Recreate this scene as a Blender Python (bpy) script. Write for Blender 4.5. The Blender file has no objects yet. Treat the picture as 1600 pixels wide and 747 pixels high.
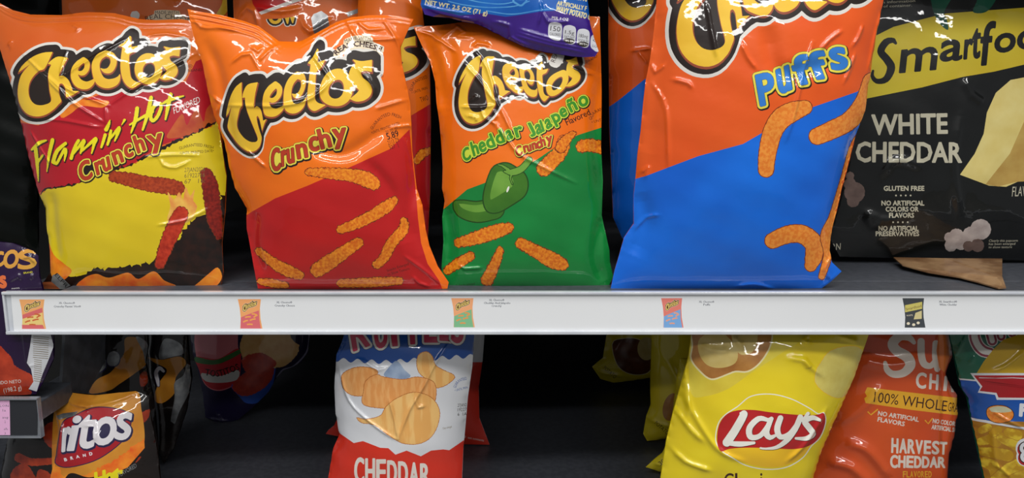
import bpy, math, random
import numpy as np
from mathutils import Vector
from mathutils.geometry import delaunay_2d_cdt as cdt
random.seed(7); rng = np.random.default_rng(7)
SC = bpy.context.scene; COL = SC.collection
SC.view_settings.view_transform = 'Standard'; SC.view_settings.look = 'None'
SC.view_settings.gamma = 1.0; SC.view_settings.use_curve_mapping = False
SC.view_settings.exposure = 0.16
# ------------------------------------------------------------------ camera
F, CX, CY = 1200.0, 800.0, 373.5
PITCH = math.radians(9.5)
CAM = np.array([0.0, -0.90, 0.2135])
FWD = np.array([0, math.cos(PITCH), -math.sin(PITCH)])
UPV = np.array([0, math.sin(PITCH), math.cos(PITCH)])
RGT = np.array([1.0, 0, 0])
cd = bpy.data.cameras.new('camera'); cd.lens = 27.0; cd.sensor_width = 36.0; cd.clip_start = 0.02
co = bpy.data.objects.new('camera', cd); COL.objects.link(co)
co.location = CAM; co.rotation_euler = (math.radians(90) - PITCH, 0, 0)
SC.camera = co

def rays(px):
    px = np.asarray(px, float).reshape(-1, 2)
    return FWD + ((px[:, 0:1] - CX) / F) * RGT - ((px[:, 1:2] - CY) / F) * UPV
def at_y(x, y, Y):
    d = rays([(x, y)])[0]; t = (Y - CAM[1]) / d[1]; return CAM + t * d

# ------------------------------------------------------------------ materials
def lin(c):
    return tuple(((v / 255) / 12.92 if v / 255 <= 0.04045 else ((v / 255 + 0.055) / 1.055) ** 2.4) for v in c) + (1.0,)
MATS = {}
def mat(name, rgb, rgb2=None, scale=40, rough=0.25, coat=0.3, bump=0.0, fine=0.0, metal=0.0, spec=0.5, detail=3, lo=0.4, hi=0.6, kind='film', alpha=1.0, stretch=None):
    if name in MATS: return MATS[name]
    m = bpy.data.materials.new(name); m.use_nodes = True; nt = m.node_tree
    b = nt.nodes['Principled BSDF']
    b.inputs['Base Color'].default_value = lin(rgb)
    b.inputs['Roughness'].default_value = rough
    b.inputs['Metallic'].default_value = metal
    b.inputs['Specular IOR Level'].default_value = spec
    b.inputs['Coat Weight'].default_value = coat
    b.inputs['Coat Roughness'].default_value = 0.035
    tc = nt.nodes.new('ShaderNodeTexCoord'); src = tc.outputs['Object']
    if stretch:
        mp = nt.nodes.new('ShaderNodeMapping'); mp.inputs['Scale'].default_value = stretch
        nt.links.new(src, mp.inputs[0]); src_c = mp.outputs[0]
    else: src_c = src
    n = nt.nodes.new('ShaderNodeTexNoise'); n.inputs['Scale'].default_value = scale; n.inputs['Detail'].default_value = detail
    nt.links.new(src_c, n.inputs['Vector'])
    r = nt.nodes.new('ShaderNodeValToRGB')
    c2 = rgb2 or tuple(min(255, int(v * 0.95)) for v in rgb)
    r.color_ramp.elements[0].color = lin(rgb); r.color_ramp.elements[1].color = lin(c2)
    r.color_ramp.elements[0].position = lo; r.color_ramp.elements[1].position = hi
    nt.links.new(n.outputs['Fac'], r.inputs[0]); nt.links.new(r.outputs[0], b.inputs['Base Color'])
    if bump or fine:
        last = None
        if bump:
            k = nt.nodes.new('ShaderNodeTexNoise'); k.noise_type = 'RIDGED_MULTIFRACTAL'
            k.inputs['Scale'].default_value = 7.0; k.inputs['Detail'].default_value = 1.2; k.inputs['Distortion'].default_value = 0.5
            mp2 = nt.nodes.new('ShaderNodeMapping'); mp2.inputs['Scale'].default_value = (1.0, 1.0, 0.8); mp2.inputs['Rotation'].default_value = (0, 0.5, 0)
            nt.links.new(src, mp2.inputs[0]); nt.links.new(mp2.outputs[0], k.inputs['Vector'])
            bp = nt.nodes.new('ShaderNodeBump'); bp.inputs['Distance'].default_value = bump; bp.inputs['Strength'].default_value = 1.0
            nt.links.new(k.outputs['Fac'], bp.inputs['Height']); last = bp
        if fine:
            k = nt.nodes.new('ShaderNodeTexNoise'); k.inputs['Scale'].default_value = 55; k.inputs['Detail'].default_value = 2
            nt.links.new(src, k.inputs['Vector'])
            b2 = nt.nodes.new('ShaderNodeBump'); b2.inputs['Distance'].default_value = fine
            nt.links.new(k.outputs['Fac'], b2.inputs['Height'])
            if last: nt.links.new(last.outputs[0], b2.inputs['Normal'])
            last = b2
        nt.links.new(last.outputs[0], b.inputs['Normal']); nt.links.new(last.outputs[0], b.inputs['Coat Normal'])
    MATS[name] = m
    return m
BUMP, FINE = 0.0016, 0.00035
def film(name, rgb, rgb2=None, **k):
    a = dict(rough=0.38, coat=0.9, spec=0.2, bump=BUMP, fine=FINE, scale=9, lo=0.3, hi=0.7); a.update(k)
    return mat(name, rgb, rgb2, **a)

# ------------------------------------------------------------------ 2-D shape kit (loops are lists of Nx2 arrays)
def K(ox, oy, s):
    def f(pts):
        return [(ox + p[0] / s, oy + p[1] / s) + tuple(q / s for q in p[2:]) for p in pts]
    return f
def cat(pts, step=4.0, closed=True):
    P = np.asarray(pts, float); n = len(P); out = []
    rngi = range(n) if closed else range(n - 1)
    for i in rngi:
        if closed: p0, p1, p2, p3 = P[i - 1], P[i], P[(i + 1) % n], P[(i + 2) % n]
        else: p0, p1, p2, p3 = P[max(i - 1, 0)], P[i], P[i + 1], P[min(i + 2, n - 1)]
        m = max(1, int(np.linalg.norm((p2 - p1)[:2]) / step))
        for k in range(m):
            t = k / m
            out.append(0.5 * (2 * p1 + (p2 - p0) * t + (2 * p0 - 5 * p1 + 4 * p2 - p3) * t * t + (3 * p1 - p0 - 3 * p2 + p3) * t ** 3))
    if not closed: out.append(P[-1])
    return np.array(out)
def lin_pts(pts, step=6.0, closed=True):
    P = np.asarray(pts, float); out = []
    for i in range(len(P) if closed else len(P) - 1):
        a, b = P[i], P[(i + 1) % len(P)]; m = max(1, int(np.linalg.norm(b - a) / step))
        for k in range(m): out.append(a + (b - a) * k / m)
    if not closed: out.append(P[-1])
    return np.array(out)
def evenodd(pts, loops):
    x, y = pts[:, 0], pts[:, 1]; ins = np.zeros(len(pts), bool)
    for L in loops:
        a = L; b = np.roll(L, -1, 0)
        lo, hi = L.min(0), L.max(0)
        sel = np.where((y >= lo[1]) & (y <= hi[1]) & (x <= hi[0]))[0]
        for c0 in range(0, len(sel), 4000):
            s = sel[c0:c0 + 4000]; X = x[s][:, None]; Y = y[s][:, None]
            c = (a[:, 1] > Y) != (b[:, 1] > Y)
            with np.errstate(divide='ignore', invalid='ignore'):
                xi = (b[:, 0] - a[:, 0]) * (Y - a[:, 1]) / (b[:, 1] - a[:, 1]) + a[:, 0]
            ins[s] ^= ((c & (X < xi)).sum(1) % 2).astype(bool)
    return ins
def segdist(pts, a, b):
    ab = b - a; L2 = max(1e-12, (ab ** 2).sum()); t = np.clip(((pts - a) @ ab) / L2, 0, 1)
    return np.sqrt(((pts - (a + t[:, None] * ab)) ** 2).sum(1)), t
def sdf(pts, prims):
    d = np.full(len(pts), 1e9)
    for pr in prims:
        kind, data = pr[0], pr[1]
        if kind == 'stroke':
            P = np.asarray(data, float)
            for i in range(len(P) - 1):
                q, t = segdist(pts, P[i, :2], P[i + 1, :2]); d = np.minimum(d, q - (P[i, 2] + t * (P[i + 1, 2] - P[i, 2])))
        else:
            e = np.full(len(pts), 1e9)
            for L in data:
                for i in range(len(L)):
                    q, _ = segdist(pts, L[i - 1], L[i]); e = np.minimum(e, q)
            ins = evenodd(pts, data); d = np.minimum(d, np.where(ins, -e, e))
    return d
def prim_bounds(prims):
    lo = np.array([1e9, 1e9]); hi = -lo
    for k, data in prims:
        if k == 'stroke':
            P = np.asarray(data, float); r = P[:, 2:3]; lo = np.minimum(lo, (P[:, :2] - r).min(0)); hi = np.maximum(hi, (P[:, :2] + r).max(0))
        else:
            for L in data: lo = np.minimum(lo, L.min(0)); hi = np.maximum(hi, L.max(0))
    return lo, hi
def simplify(P, tol):
    if len(P) < 8: return P
    keep = np.zeros(len(P), bool); k = int(np.argmax(((P - P[0]) ** 2).sum(1))); keep[0] = keep[k] = True
    st = [(0, k), (k, len(P))]
    Q = np.vstack([P, P[:1]])
    while st:
        i, j = st.pop()
        if j - i < 2: continue
        d, _ = segdist(Q[i + 1:j], Q[i], Q[j]); m = int(np.argmax(d))
        if d[m] > tol: keep[i + 1 + m] = True; st += [(i, i + 1 + m), (i + 1 + m, j)]
    return P[keep]
def field(prims, res, pad, wob=0.0, wf=0.35):
    lo, hi = prim_bounds(prims); lo = lo - pad - 2 * res; hi = hi + pad + 2 * res
    nx = int((hi[0] - lo[0]) / res) + 2; ny = int((hi[1] - lo[1]) / res) + 2
    gx, gy = np.meshgrid(lo[0] + np.arange(nx) * res, lo[1] + np.arange(ny) * res)
    pts = np.stack([gx.ravel(), gy.ravel()], 1)
    d = np.full(len(pts), 1e9)
    for pr in prims:
        l, h = prim_bounds([pr]); l = l - pad - 3 * res; h = h + pad + 3 * res
        s = np.where((pts > l).all(1) & (pts < h).all(1))[0]
        d[s] = np.minimum(d[s], sdf(pts[s], [pr]))
    if wob:
        x, y = pts[:, 0], pts[:, 1]
        d = d + wob * (np.sin(x * wf * 2.1 + 1.3 * np.sin(y * wf)) * np.cos(y * wf * 1.7 + np.sin(x * wf * 1.3)) + 0.6 * np.sin(x * wf * 4.3 + y * wf * 3.1) * np.sin(y * wf * 4.9 - x * wf * 2.3))
    return lo, res, d.reshape(ny, nx)
def contour(fld, iso, tol=0.10, outer=False, minarea=0.6):
    lo, res, D = fld; D = np.clip(D - iso, -1e3, 1e3); D[D == 0] = 1e-9
    ny, nx = D.shape; I = D < 0
    code = I[:-1, :-1] * 1 + I[:-1, 1:] * 2 + I[1:, 1:] * 4 + I[1:, :-1] * 8
    ys, xs = np.where((code > 0) & (code < 15)); nxt = {}
    T = {1: [(3, 0)], 2: [(0, 1)], 3: [(3, 1)], 4: [(1, 2)], 5: [(3, 0), (1, 2)], 6: [(0, 2)], 7: [(3, 2)], 8: [(2, 3)], 9: [(2, 0)], 10: [(0, 1), (2, 3)], 11: [(2, 1)], 12: [(1, 3)], 13: [(1, 0)], 14: [(0, 3)]}
    def ek(y, x, e): return (y, x, 0) if e == 0 else (y, x + 1, 1) if e == 1 else (y + 1, x, 0) if e == 2 else (y, x, 1)
    for y, x in zip(ys.tolist(), xs.tolist()):
        for a, b in T[int(code[y, x])]: nxt[ek(y, x, a)] = ek(y, x, b)
    def pt(k):
        y, x, v = k
        if v == 0: a, b = D[y, x], D[y, x + 1]; return (x + a / (a - b), y)
        a, b = D[y, x], D[y + 1, x]; return (x, y + a / (a - b))
    loops = []
    while nxt:
        s = next(iter(nxt)); L = []; k = s
        while k in nxt: L.append(pt(k)); k = nxt.pop(k)
        if k != s or len(L) < 4: continue
        P = np.array(L) * res + lo
        x, y = P[:, 0], P[:, 1]; A = 0.5 * np.sum(x * np.roll(y, -1) - np.roll(x, -1) * y)
        if abs(A) < minarea: continue
        loops.append((A, simplify(P, tol)))
    if outer and loops:
        sg = max(loops, key=lambda q: abs(q[0]))[0]; loops = [q for q in loops if q[0] * sg > 0]
    return [q[1] for q in loops]

# ------------------------------------------------------------------ type
GL = {}
def glyphs(s, res=3):
    """outline loops of a string set in the built-in font, in em units"""
    if (s, res) in GL: return GL[(s, res)]
    c = bpy.data.curves.new('t', 'FONT'); c.body = s; c.fill_mode = 'NONE'; c.resolution_u = res; c.size = 1.0
    o = bpy.data.objects.new('t', c); COL.objects.link(o)
    dg = bpy.context.evaluated_depsgraph_get(); dg.update()
    me = o.evaluated_get(dg).to_mesh()
    V = np.array([v.co[:2] for v in me.vertices]).reshape(-1, 2); adj = {}
    for e in me.edges:
        a, b = e.vertices; adj.setdefault(a, []).append(b); adj.setdefault(b, []).append(a)
    o.evaluated_get(dg).to_mesh_clear(); loops = []; seen = set()
    for s0 in adj:
        if s0 in seen: continue
        L = [s0]; seen.add(s0); k = s0
        while True:
            n = [q for q in adj[k] if q not in seen]
            if not n: break
            k = n[0]; seen.add(k); L.append(k)
        if len(L) > 2: loops.append(V[L])
    bpy.data.objects.remove(o); bpy.data.curves.remove(c)
    GL[(s, res)] = loops
    return loops
CAPH = 0.73
def _cap():
    global CAPH
    L = glyphs('H'); CAPH = max(l[:, 1].max() for l in L)
_cap()
def line(s, x0, y0, x1, y1, h, res=2, slant=0.0, bend=0.0):
    """a line of type: baseline (x0,y0)->(x1,y1), capital height h"""
    L = glyphs(s, res); allp = np.vstack(L); a, b = allp[:, 0].min(), allp[:, 0].max(); d = np.array([x1 - x0, y1 - y0]); w = np.linalg.norm(d); ux = d / w; uy = np.array([ux[1], -ux[0]])
    out = []
    for l in L:
        yy = l[:, 1] / CAPH * h; t = (l[:, 0] - a) / (b - a); xx = t * w + slant * yy
        yy = yy + bend * 4 * t * (1 - t)
        out.append(np.array([x0, y0]) + xx[:, None] * ux + yy[:, None] * uy)
    return out
def on_path(s, pts, h, res=2):
    """type along a smooth curve"""
    C = cat(pts, 1.0, closed=False); seg = np.linalg.norm(np.diff(C, axis=0), axis=1); S = np.r_[0, np.cumsum(seg)]
    L = glyphs(s, res); allp = np.vstack(L); a, b = allp[:, 0].min(), allp[:, 0].max(); out = []
    def P(q): return np.stack([np.interp(q, S, C[:, 0]), np.interp(q, S, C[:, 1])], -1)
    for l in L:
        q = (l[:, 0] - a) / (b - a) * S[-1]; p = P(np.clip(q, 0, S[-1])); t = P(np.clip(q + 1.5, 0, S[-1])) - P(np.clip(q - 1.5, 0, S[-1]))
        t = t / np.maximum(1e-6, np.linalg.norm(t, axis=1))[:, None]; n = np.stack([t[:, 1], -t[:, 0]], 1)
        out.append(p + n * (l[:, 1:2] / CAPH * h))
    return out
def box(ch, x0, y0, x1, y1, rot=0.0, slant=0.0, res=4):
    """one glyph turned, then fitted to a bounding box"""
    L = glyphs(ch, res); c, s = math.cos(math.radians(rot)), math.sin(math.radians(rot)); out = []
    for l in L:
        x = l[:, 0] + slant * l[:, 1]; y = l[:, 1]; out.append(np.stack([x * c - y * s, -(x * s + y * c)], 1))
    A = np.vstack(out); lo, hi = A.min(0), A.max(0)
    return [(l - lo) / (hi - lo) * np.array([x1 - x0, y1 - y0]) + np.array([x0, y0]) for l in out]
def poly(pts, smooth=True, step=4.0): return [cat(pts, step) if smooth else lin_pts(pts, step)]
def ell(cx, cy, rx, ry, rot=0.0, n=40):
    t = np.linspace(0, 2 * math.pi, n, endpoint=False); r = math.radians(rot)
    return [np.stack([cx + rx * np.cos(t) * math.cos(r) - ry * np.sin(t) * math.sin(r), cy + rx * np.cos(t) * math.sin(r) + ry * np.sin(t) * math.cos(r)], 1)]
def band(pts, w):
    """outline of a thin line"""
    C = np.asarray(pts, float); t = np.gradient(C, axis=0); t /= np.maximum(1e-9, np.linalg.norm(t, axis=1))[:, None]; n = np.stack([t[:, 1], -t[:, 0]], 1)
    return [np.vstack([C + n * w / 2, (C - n * w / 2)[::-1]])]
def jag(pts, amp, step=3.0, seed=1):
    r = np.random.default_rng(seed); P = lin_pts(pts, step, closed=False); P[1:-1] += r.normal(0, amp, (len(P) - 2, 2)); return P

def tps(src, dst):
    src = np.asarray(src, float); dst = np.asarray(dst, float); n = len(src)
    def U(r2): return np.where(r2 > 0, r2 * np.log(np.maximum(r2, 1e-12)), 0)
    if n < 6:
        A = np.c_[src, np.ones(n)]; M, *_ = np.linalg.lstsq(A, dst, rcond=None)
        return lambda p: np.c_[p, np.ones(len(p))] @ M
    Km = U(((src[:, None] - src[None]) ** 2).sum(-1)) + np.eye(n) * 60.0; P = np.c_[np.ones(n), src]
    A = np.zeros((n + 3, n + 3)); A[:n, :n] = Km; A[:n, n:] = P; A[n:, :n] = P.T
    w = np.linalg.solve(A, np.r_[dst, np.zeros((3, 2))])
    def f(p):
        k = U(((p[:, None] - src[None]) ** 2).sum(-1)); return k @ w[:n] + np.c_[np.ones(len(p)), p] @ w[n:]
    return f

# ------------------------------------------------------------------ object helpers
def tag(o, label=None, category=None, group=None, kind=None):
    if label: o['label'] = label
    if category: o['category'] = category
    if group: o['group'] = group
    if kind: o['kind'] = kind
    return o
def empty(name, loc):
    o = bpy.data.objects.new(name, None); o.empty_display_size = 0.03; COL.objects.link(o); o.location = loc; return o
def mesh_obj(name, V, Fc, mats, mi=None, parent=None, normals=None, smooth=True):
    me = bpy.data.meshes.new(name); me.from_pydata([tuple(v) for v in V], [], [tuple(f) for f in Fc])
    for m in mats: me.materials.append(m)
    if mi is not None: me.polygons.foreach_set('material_index', np.asarray(mi, np.int32))
    me.polygons.foreach_set('use_smooth', np.full(len(me.polygons), smooth))
    me.update()
    if normals is not None: me.normals_split_custom_set_from_vertices([tuple(n) for n in normals])
    o = bpy.data.objects.new(name, me); COL.objects.link(o)
    if parent: o.parent = parent
    return o
def boxes(name, bl, m, parent=None, bev=0.0, loc=(0, 0, 0)):
    V, Fc = [], []
    for (x0, y0, z0, x1, y1, z1) in bl:
        b = len(V); V += [(x, y, z) for x in (x0, x1) for y in (y0, y1) for z in (z0, z1)]
        Fc += [tuple(b + i for i in f) for f in ((0, 1, 3, 2), (4, 6, 7, 5), (0, 4, 5, 1), (2, 3, 7, 6), (0, 2, 6, 4), (1, 5, 7, 3))]
    V = [(a[0] - loc[0], a[1] - loc[1], a[2] - loc[2]) for a in V]
    o = mesh_obj(name, V, Fc, [m], parent=parent, smooth=False)
    if parent is None: o.location = loc
    if bev:
        md = o.modifiers.new('bevel', 'BEVEL'); md.width = bev; md.segments = 2
    return o

# ------------------------------------------------------------------ the bag builder
class Bag:
    def __init__(s, name, label, category, outline, Y0, base_z=0.0, lean=4.0, yaw=0.0, H=0.032, Hb=0.018, ground=None, group=None, spacing=0.0028, power=0.72, smooth_outline=True, ox=None, loop_step=5.0):
        s.name, s.label, s.category, s.group = name, label, category, group
        s.H, s.Hb, s.sp, s.power = H, Hb, spacing, power
        s.opx = cat(outline, loop_step) if smooth_outline else lin_pts(outline, loop_step)
        ax = ox if ox is not None else float(np.mean(s.opx[:, 0]))
        # plane origin: on the shelf (height base_z) at depth Y0, under the bag's middle
        d = rays([(ax, 400)])[0]; X0 = (Y0 - CAM[1]) / d[1] * d[0]
        s.O = np.array([X0, Y0, base_z]); L, W = math.radians(lean), math.radians(yaw)
        s.u = np.array([math.cos(W), math.sin(W), 0]); back = np.array([-math.sin(W), math.cos(W), 0])
        s.v = back * math.sin(L) + np.array([0, 0, math.cos(L)]); s.n = np.cross(s.u, s.v)      # n faces the aisle
        s.layers = []; s.creases = []; s.mounds = []; s.wr = 0.0
        s.cg = 1.45; s.seed = (sum(map(ord, label)) % 97) * 0.1
        s.outer = s.to_uv(s.opx, flat=True); s.solve()
    def to_uv(s, px, flat=False, it=14):
        d = rays(px); dn = d @ s.n; c0 = (s.O - CAM) @ s.n; h = np.zeros(len(d))
        for k in range(1 if flat else it):
            t = (c0 + h) / dn; P = CAM + t[:, None] * d - s.O; uv = np.stack([P @ s.u, P @ s.v], 1)
            if not flat: h = 0.35 * h + 0.65 * s.height(uv)
        return uv
    def solve(s):
        lo, hi = s.outer.min(0), s.outer.max(0); st = 0.003; lo = lo - 3 * st; hi = hi + 3 * st
        nx, ny = int((hi[0] - lo[0]) / st) + 1, int((hi[1] - lo[1]) / st) + 1
        gx, gy = np.meshgrid(lo[0] + np.arange(nx) * st, lo[1] + np.arange(ny) * st)
        ins = evenodd(np.stack([gx.ravel(), gy.ravel()], 1), [s.outer]).reshape(ny, nx)
        ph = np.zeros((ny, nx)); w = 1.9; chk = (np.add.outer(np.arange(ny), np.arange(nx)) % 2).astype(bool)
        for k in range(260):
            for c in (chk, ~chk):
                q = np.zeros_like(ph); q[1:-1, 1:-1] = 0.25 * (ph[:-2, 1:-1] + ph[2:, 1:-1] + ph[1:-1, :-2] + ph[1:-1, 2:] + 1)
                m = ins & c; ph[m] = (1 - w) * ph[m] + w * q[m]
        ph = np.clip(ph, 0, None); s.pmax = ph.max(); s.ph = ph / s.pmax; s.glo, s.gst = lo, st
    def phi(s, uv):
        g = (uv - s.glo) / s.gst; ny, nx = s.ph.shape
        x = np.clip(g[:, 0], 0, nx - 1.001); y = np.clip(g[:, 1], 0, ny - 1.001); i = x.astype(int); j = y.astype(int); fx, fy = x - i, y - j
        p = s.ph
        return p[j, i] * (1 - fx) * (1 - fy) + p[j, i + 1] * fx * (1 - fy) + p[j + 1, i] * (1 - fx) * fy + p[j + 1, i + 1] * fx * fy
    def height(s, uv, creases=True):
        p = np.clip(s.phi(uv), 0, None); h = s.H * (p / (p + 0.02)) * (p + 1e-9) ** s.power * 1.02
        edge = np.clip(p / 0.18, 0, 1)
        if s.wr:
            u, v = uv[:, 0] * 55 + s.seed, uv[:, 1] * 55
            h = h + edge * s.wr * (np.sin(u * 0.9 + 1.7 * np.sin(v * 0.5)) * np.sin(v * 0.8 + 1.3 * np.sin(u * 0.6 + 2)) + 0.5 * np.sin(u * 1.9 + v * 1.3) * np.sin(v * 1.7 - u * 0.7))
        if creases:
            em = np.clip(p / 0.03, 0, 1); eh = np.clip(p / 0.002, 0, 1)
            for P, a, w, hard in s.creases:
                lo, hi = P.min(0) - 3 * w, P.max(0) + 3 * w
                q = np.where((uv > lo).all(1) & (uv < hi).all(1))[0]
                if not len(q): continue
                best = np.full(len(q), 1e9); tt = np.zeros(len(q)); n = len(P) - 1
                for i in range(n):
                    dd, t = segdist(uv[q], P[i], P[i + 1]); b = dd < best; best = np.where(b, dd, best); tt = np.where(b, (i + t) / n, tt)
                h[q] += a * (eh[q] if hard else em[q]) * np.exp(-(best / w) ** 2) * np.clip(4 * np.minimum(tt + 0.06, 1.06 - tt), 0, 1)
        return h
    def crease(s, pts, a=0.0015, w=0.003, smooth=True):
        P = cat(pts, 10, closed=False) if smooth else np.asarray(pts, float)
        s.creases.append((s.to_uv(P, flat=False), a * s.cg, w, False)); return s
    def seal(s, top, lines=4, gap=3.2, a=0.0009, w=0.0016, down=1):
        """crimped end: parallel ridges following the end of the bag"""
        P = cat(top, 12, closed=False)
        for k in range(lines): s.creases.append((s.to_uv(P + np.array([0, down * (3 + gap * k)]), flat=False), a * (1 if k % 2 == 0 else -0.6), w, True))
    def fill(s, loops, m, part='pouch'): s.layers.append((loops, m, part)); return s
    def letters(s, prims, rings, part, res=0.8, tol=0.12, wob=0.0, wf=0.35):
        """rings: (offset, material, dx, dy, outer_only) from the outermost in"""
        f = field(prims, res, max(r[0] for r in rings) + 1.5, wob, wf)
        for off, m, dx, dy, outer in rings:
            L = contour(f, off, tol, outer)
            s.layers.append(([l + np.array([dx, dy]) for l in L], m, part))
        return s
    def snack(s, stroke, m, edge, wob=1.0, k=[0], part=None, res=0.9):
        k[0] += 1; pr = [('stroke', cat(stroke, 6, closed=False))]
        return s.letters(pr, [(0.9, edge, 0, 0, True), (-0.3, m, 0, 0, True)], part or 'printed_snack#%d' % k[0], res, 0.2, wob, 0.33)
    def build(s, base, back=None):
        root = empty(s.name, tuple(s.O)); tag(root, s.label, s.category, s.group)
        verts = [s.outer]; edges = []; n = len(s.outer); edges += [(i, (i + 1) % n) for i in range(n)]; cnt = n
        lay = []
        for loops, m, part in s.layers:
            if not loops: continue
            uvl = []
            for L in loops:
                if len(L) < 3: continue
                q = s.to_uv(L); uvl.append(q); k = len(q); verts.append(q); edges += [(cnt + i, cnt + (i + 1) % k) for i in range(k)]; cnt += k
            if uvl: lay.append((uvl, m, part))
        lo, hi = s.outer.min(0), s.outer.max(0); nx, ny = int((hi[0] - lo[0]) / s.sp) + 1, int((hi[1] - lo[1]) / (s.sp * 0.87)) + 1
        gx, gy = np.meshgrid(np.arange(nx), np.arange(ny)); G = np.stack([lo[0] + (gx + 0.5 * (gy % 2)) * s.sp, lo[1] + gy * s.sp * 0.87], -1).reshape(-1, 2)
        G = G[evenodd(G, [s.outer])]; verts.append(G)
        for P, a, w, hard in s.creases:
            t = np.gradient(P, axis=0); t /= np.maximum(1e-9, np.linalg.norm(t, axis=1))[:, None]; nn = np.stack([t[:, 1], -t[:, 0]], 1)
            m_ = max(2, int(np.linalg.norm(np.diff(P, axis=0), axis=1).sum() / 0.0022)); tt = np.linspace(0, len(P) - 1, m_)
            PI = np.stack([np.interp(tt, np.arange(len(P)), P[:, i]) for i in (0, 1)], 1); NI = np.stack([np.interp(tt, np.arange(len(P)), nn[:, i]) for i in (0, 1)], 1)
            for o_ in (-1.5, -0.9, -0.45, 0, 0.45, 0.9, 1.5): verts.append(PI + NI * o_ * w)
        V = np.vstack(verts)
        r = cdt([Vector(v) for v in (V * 100).tolist()], edges, [], 0, 1e-5, False)
        UV = np.array([(v.x, v.y) for v in r[0]]) / 100; T = np.array([f for f in r[2] if len(f) == 3]); C = UV[T].mean(1)
        e1, e2 = UV[T[:, 1]] - UV[T[:, 0]], UV[T[:, 2]] - UV[T[:, 0]]; ar = e1[:, 0] * e2[:, 1] - e1[:, 1] * e2[:, 0]
        T[ar < 0] = T[ar < 0][:, ::-1]
        ok = evenodd(C, [s.outer]) & (np.abs(ar) > 1e-13); T, C = T[ok], C[ok]
        top = np.full(len(T), -1)
        for i, (uvl, m, part) in enumerate(lay):
            A = np.vstack(uvl); sel = np.where((C > A.min(0)).all(1) & (C < A.max(0)).all(1))[0]
            if len(sel): top[sel[evenodd(C[sel], uvl)]] = i
        h = s.height(UV); e = 0.0005; du = np.array([e, 0]); dv = np.array([0, e])
        gu = (s.height(UV + du) - s.height(UV - du)) / (2 * e); gv = (s.height(UV + dv) - s.height(UV - dv)) / (2 * e)
        N = s.n - gu[:, None] * s.u - gv[:, None] * s.v; N /= np.linalg.norm(N, axis=1)[:, None]
        P3 = UV[:, :1] * s.u + UV[:, 1:] * s.v + h[:, None] * s.n
        parts = {}
        for i in np.unique(top):
            m, part = (base, 'pouch') if i < 0 else lay[i][1:]
            parts.setdefault(part, []).append((m, T[top == i]))
        for part, lst in parts.items():
            F_ = np.vstack([t for _, t in lst]); mats = []; mi = []
            for m, t in lst:
                if m not in mats: mats.append(m)
                mi.append(np.full(len(t), mats.index(m)))
            mi = np.concatenate(mi); us, inv = np.unique(F_, return_inverse=True); F2 = inv.reshape(F_.shape)
            PV, NV = P3[us], N[us]
            if part == 'pouch':      # closed behind by the back panel
                st = max(s.sp * 3, 0.008); nx, ny = int((hi[0] - lo[0]) / st) + 1, int((hi[1] - lo[1]) / st) + 1
                gx, gy = np.meshgrid(lo[0] + np.arange(nx) * st, lo[1] + np.arange(ny) * st); G = np.stack([gx.ravel(), gy.ravel()], 1); G = G[evenodd(G, [s.outer])]
                n = len(s.outer); rb = cdt([Vector(v) for v in (np.vstack([s.outer, G]) * 100).tolist()], [(i, (i + 1) % n) for i in range(n)], [], 0, 1e-5, False)
                UB = np.array([(v.x, v.y) for v in rb[0]]) / 100; TB = np.array([f for f in rb[2] if len(f) == 3]); CB = UB[TB].mean(1); TB = TB[evenodd(CB, [s.outer])]
                e1, e2 = UB[TB[:, 1]] - UB[TB[:, 0]], UB[TB[:, 2]] - UB[TB[:, 0]]; ab = e1[:, 0] * e2[:, 1] - e1[:, 1] * e2[:, 0]; TB[ab > 0] = TB[ab > 0][:, ::-1]
                hb = -s.Hb * np.clip(s.phi(UB), 0, None) ** s.power - 0.0003
                PB = UB[:, :1] * s.u + UB[:, 1:] * s.v + hb[:, None] * s.n
                bm_ = back or base
                if bm_ not in mats: mats.append(bm_)
                F2 = np.vstack([F2, TB + len(PV)]); mi = np.r_[mi, np.full(len(TB), mats.index(bm_))]
                PV = np.vstack([PV, PB]); NV = np.vstack([NV, np.tile(-s.n, (len(PB), 1))])
            mesh_obj(part.split('#')[0], PV, F2, mats, mi, root, NV)
        s.root = root
        return root
# ------------------------------------------------------------------ colours of the print
orange = film('orange_film', (240, 116, 16), (230, 100, 12)); orange_dk = film('deep_orange_film', (214, 92, 28), (222, 112, 36))
orange_red = film('red_orange_film', (232, 98, 32), (226, 84, 24))
red = film('red_film', (196, 30, 28), (176, 20, 24)); crimson = film('crimson_film', (188, 26, 40), (168, 20, 32))
yellow = film('yellow_film', (226, 202, 36), (214, 184, 26)); char = film('charred_black_print', (22, 16, 12), (46, 22, 14), scale=90)
green = film('green_film', (20, 138, 62), (14, 112, 48)); blue = film('blue_film', (18, 112, 226), (12, 94, 206))
cream_y = film('logo_yellow', (238, 198, 56), (230, 178, 44), scale=14); rust = film('logo_rust', (150, 72, 46)); ink = film('logo_black', (34, 22, 20), (40, 30, 24)); paper_w = film('logo_white', (226, 222, 214))
hotyel = film('hot_yellow', (236, 222, 30)); brick = film('lettering_red', (186, 60, 34)); lemon = film('lemon_outline', (236, 220, 78)); lime = film('lime_outline', (206, 222, 66))
leaf = film('letter_green', (62, 150, 40)); skyb = film('letter_blue', (54, 128, 212)); dkbrown = film('brown_ink', (62, 28, 20)); grey_ink = film('grey_ink', (120, 100, 50))
black_film = film('black_film', (14, 14, 14), (20, 20, 20)); white_film = film('white_film', (222, 224, 228), (210, 212, 218)); pure = film('white_ink', (236, 234, 226))
redsnack = film('red_snack_print', (176, 66, 26), (140, 44, 18), scale=300, lo=0.35, hi=0.65); hot_snack = film('dark_red_snack_print', (150, 34, 20), (112, 22, 14), scale=300, lo=0.35, hi=0.65)
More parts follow.
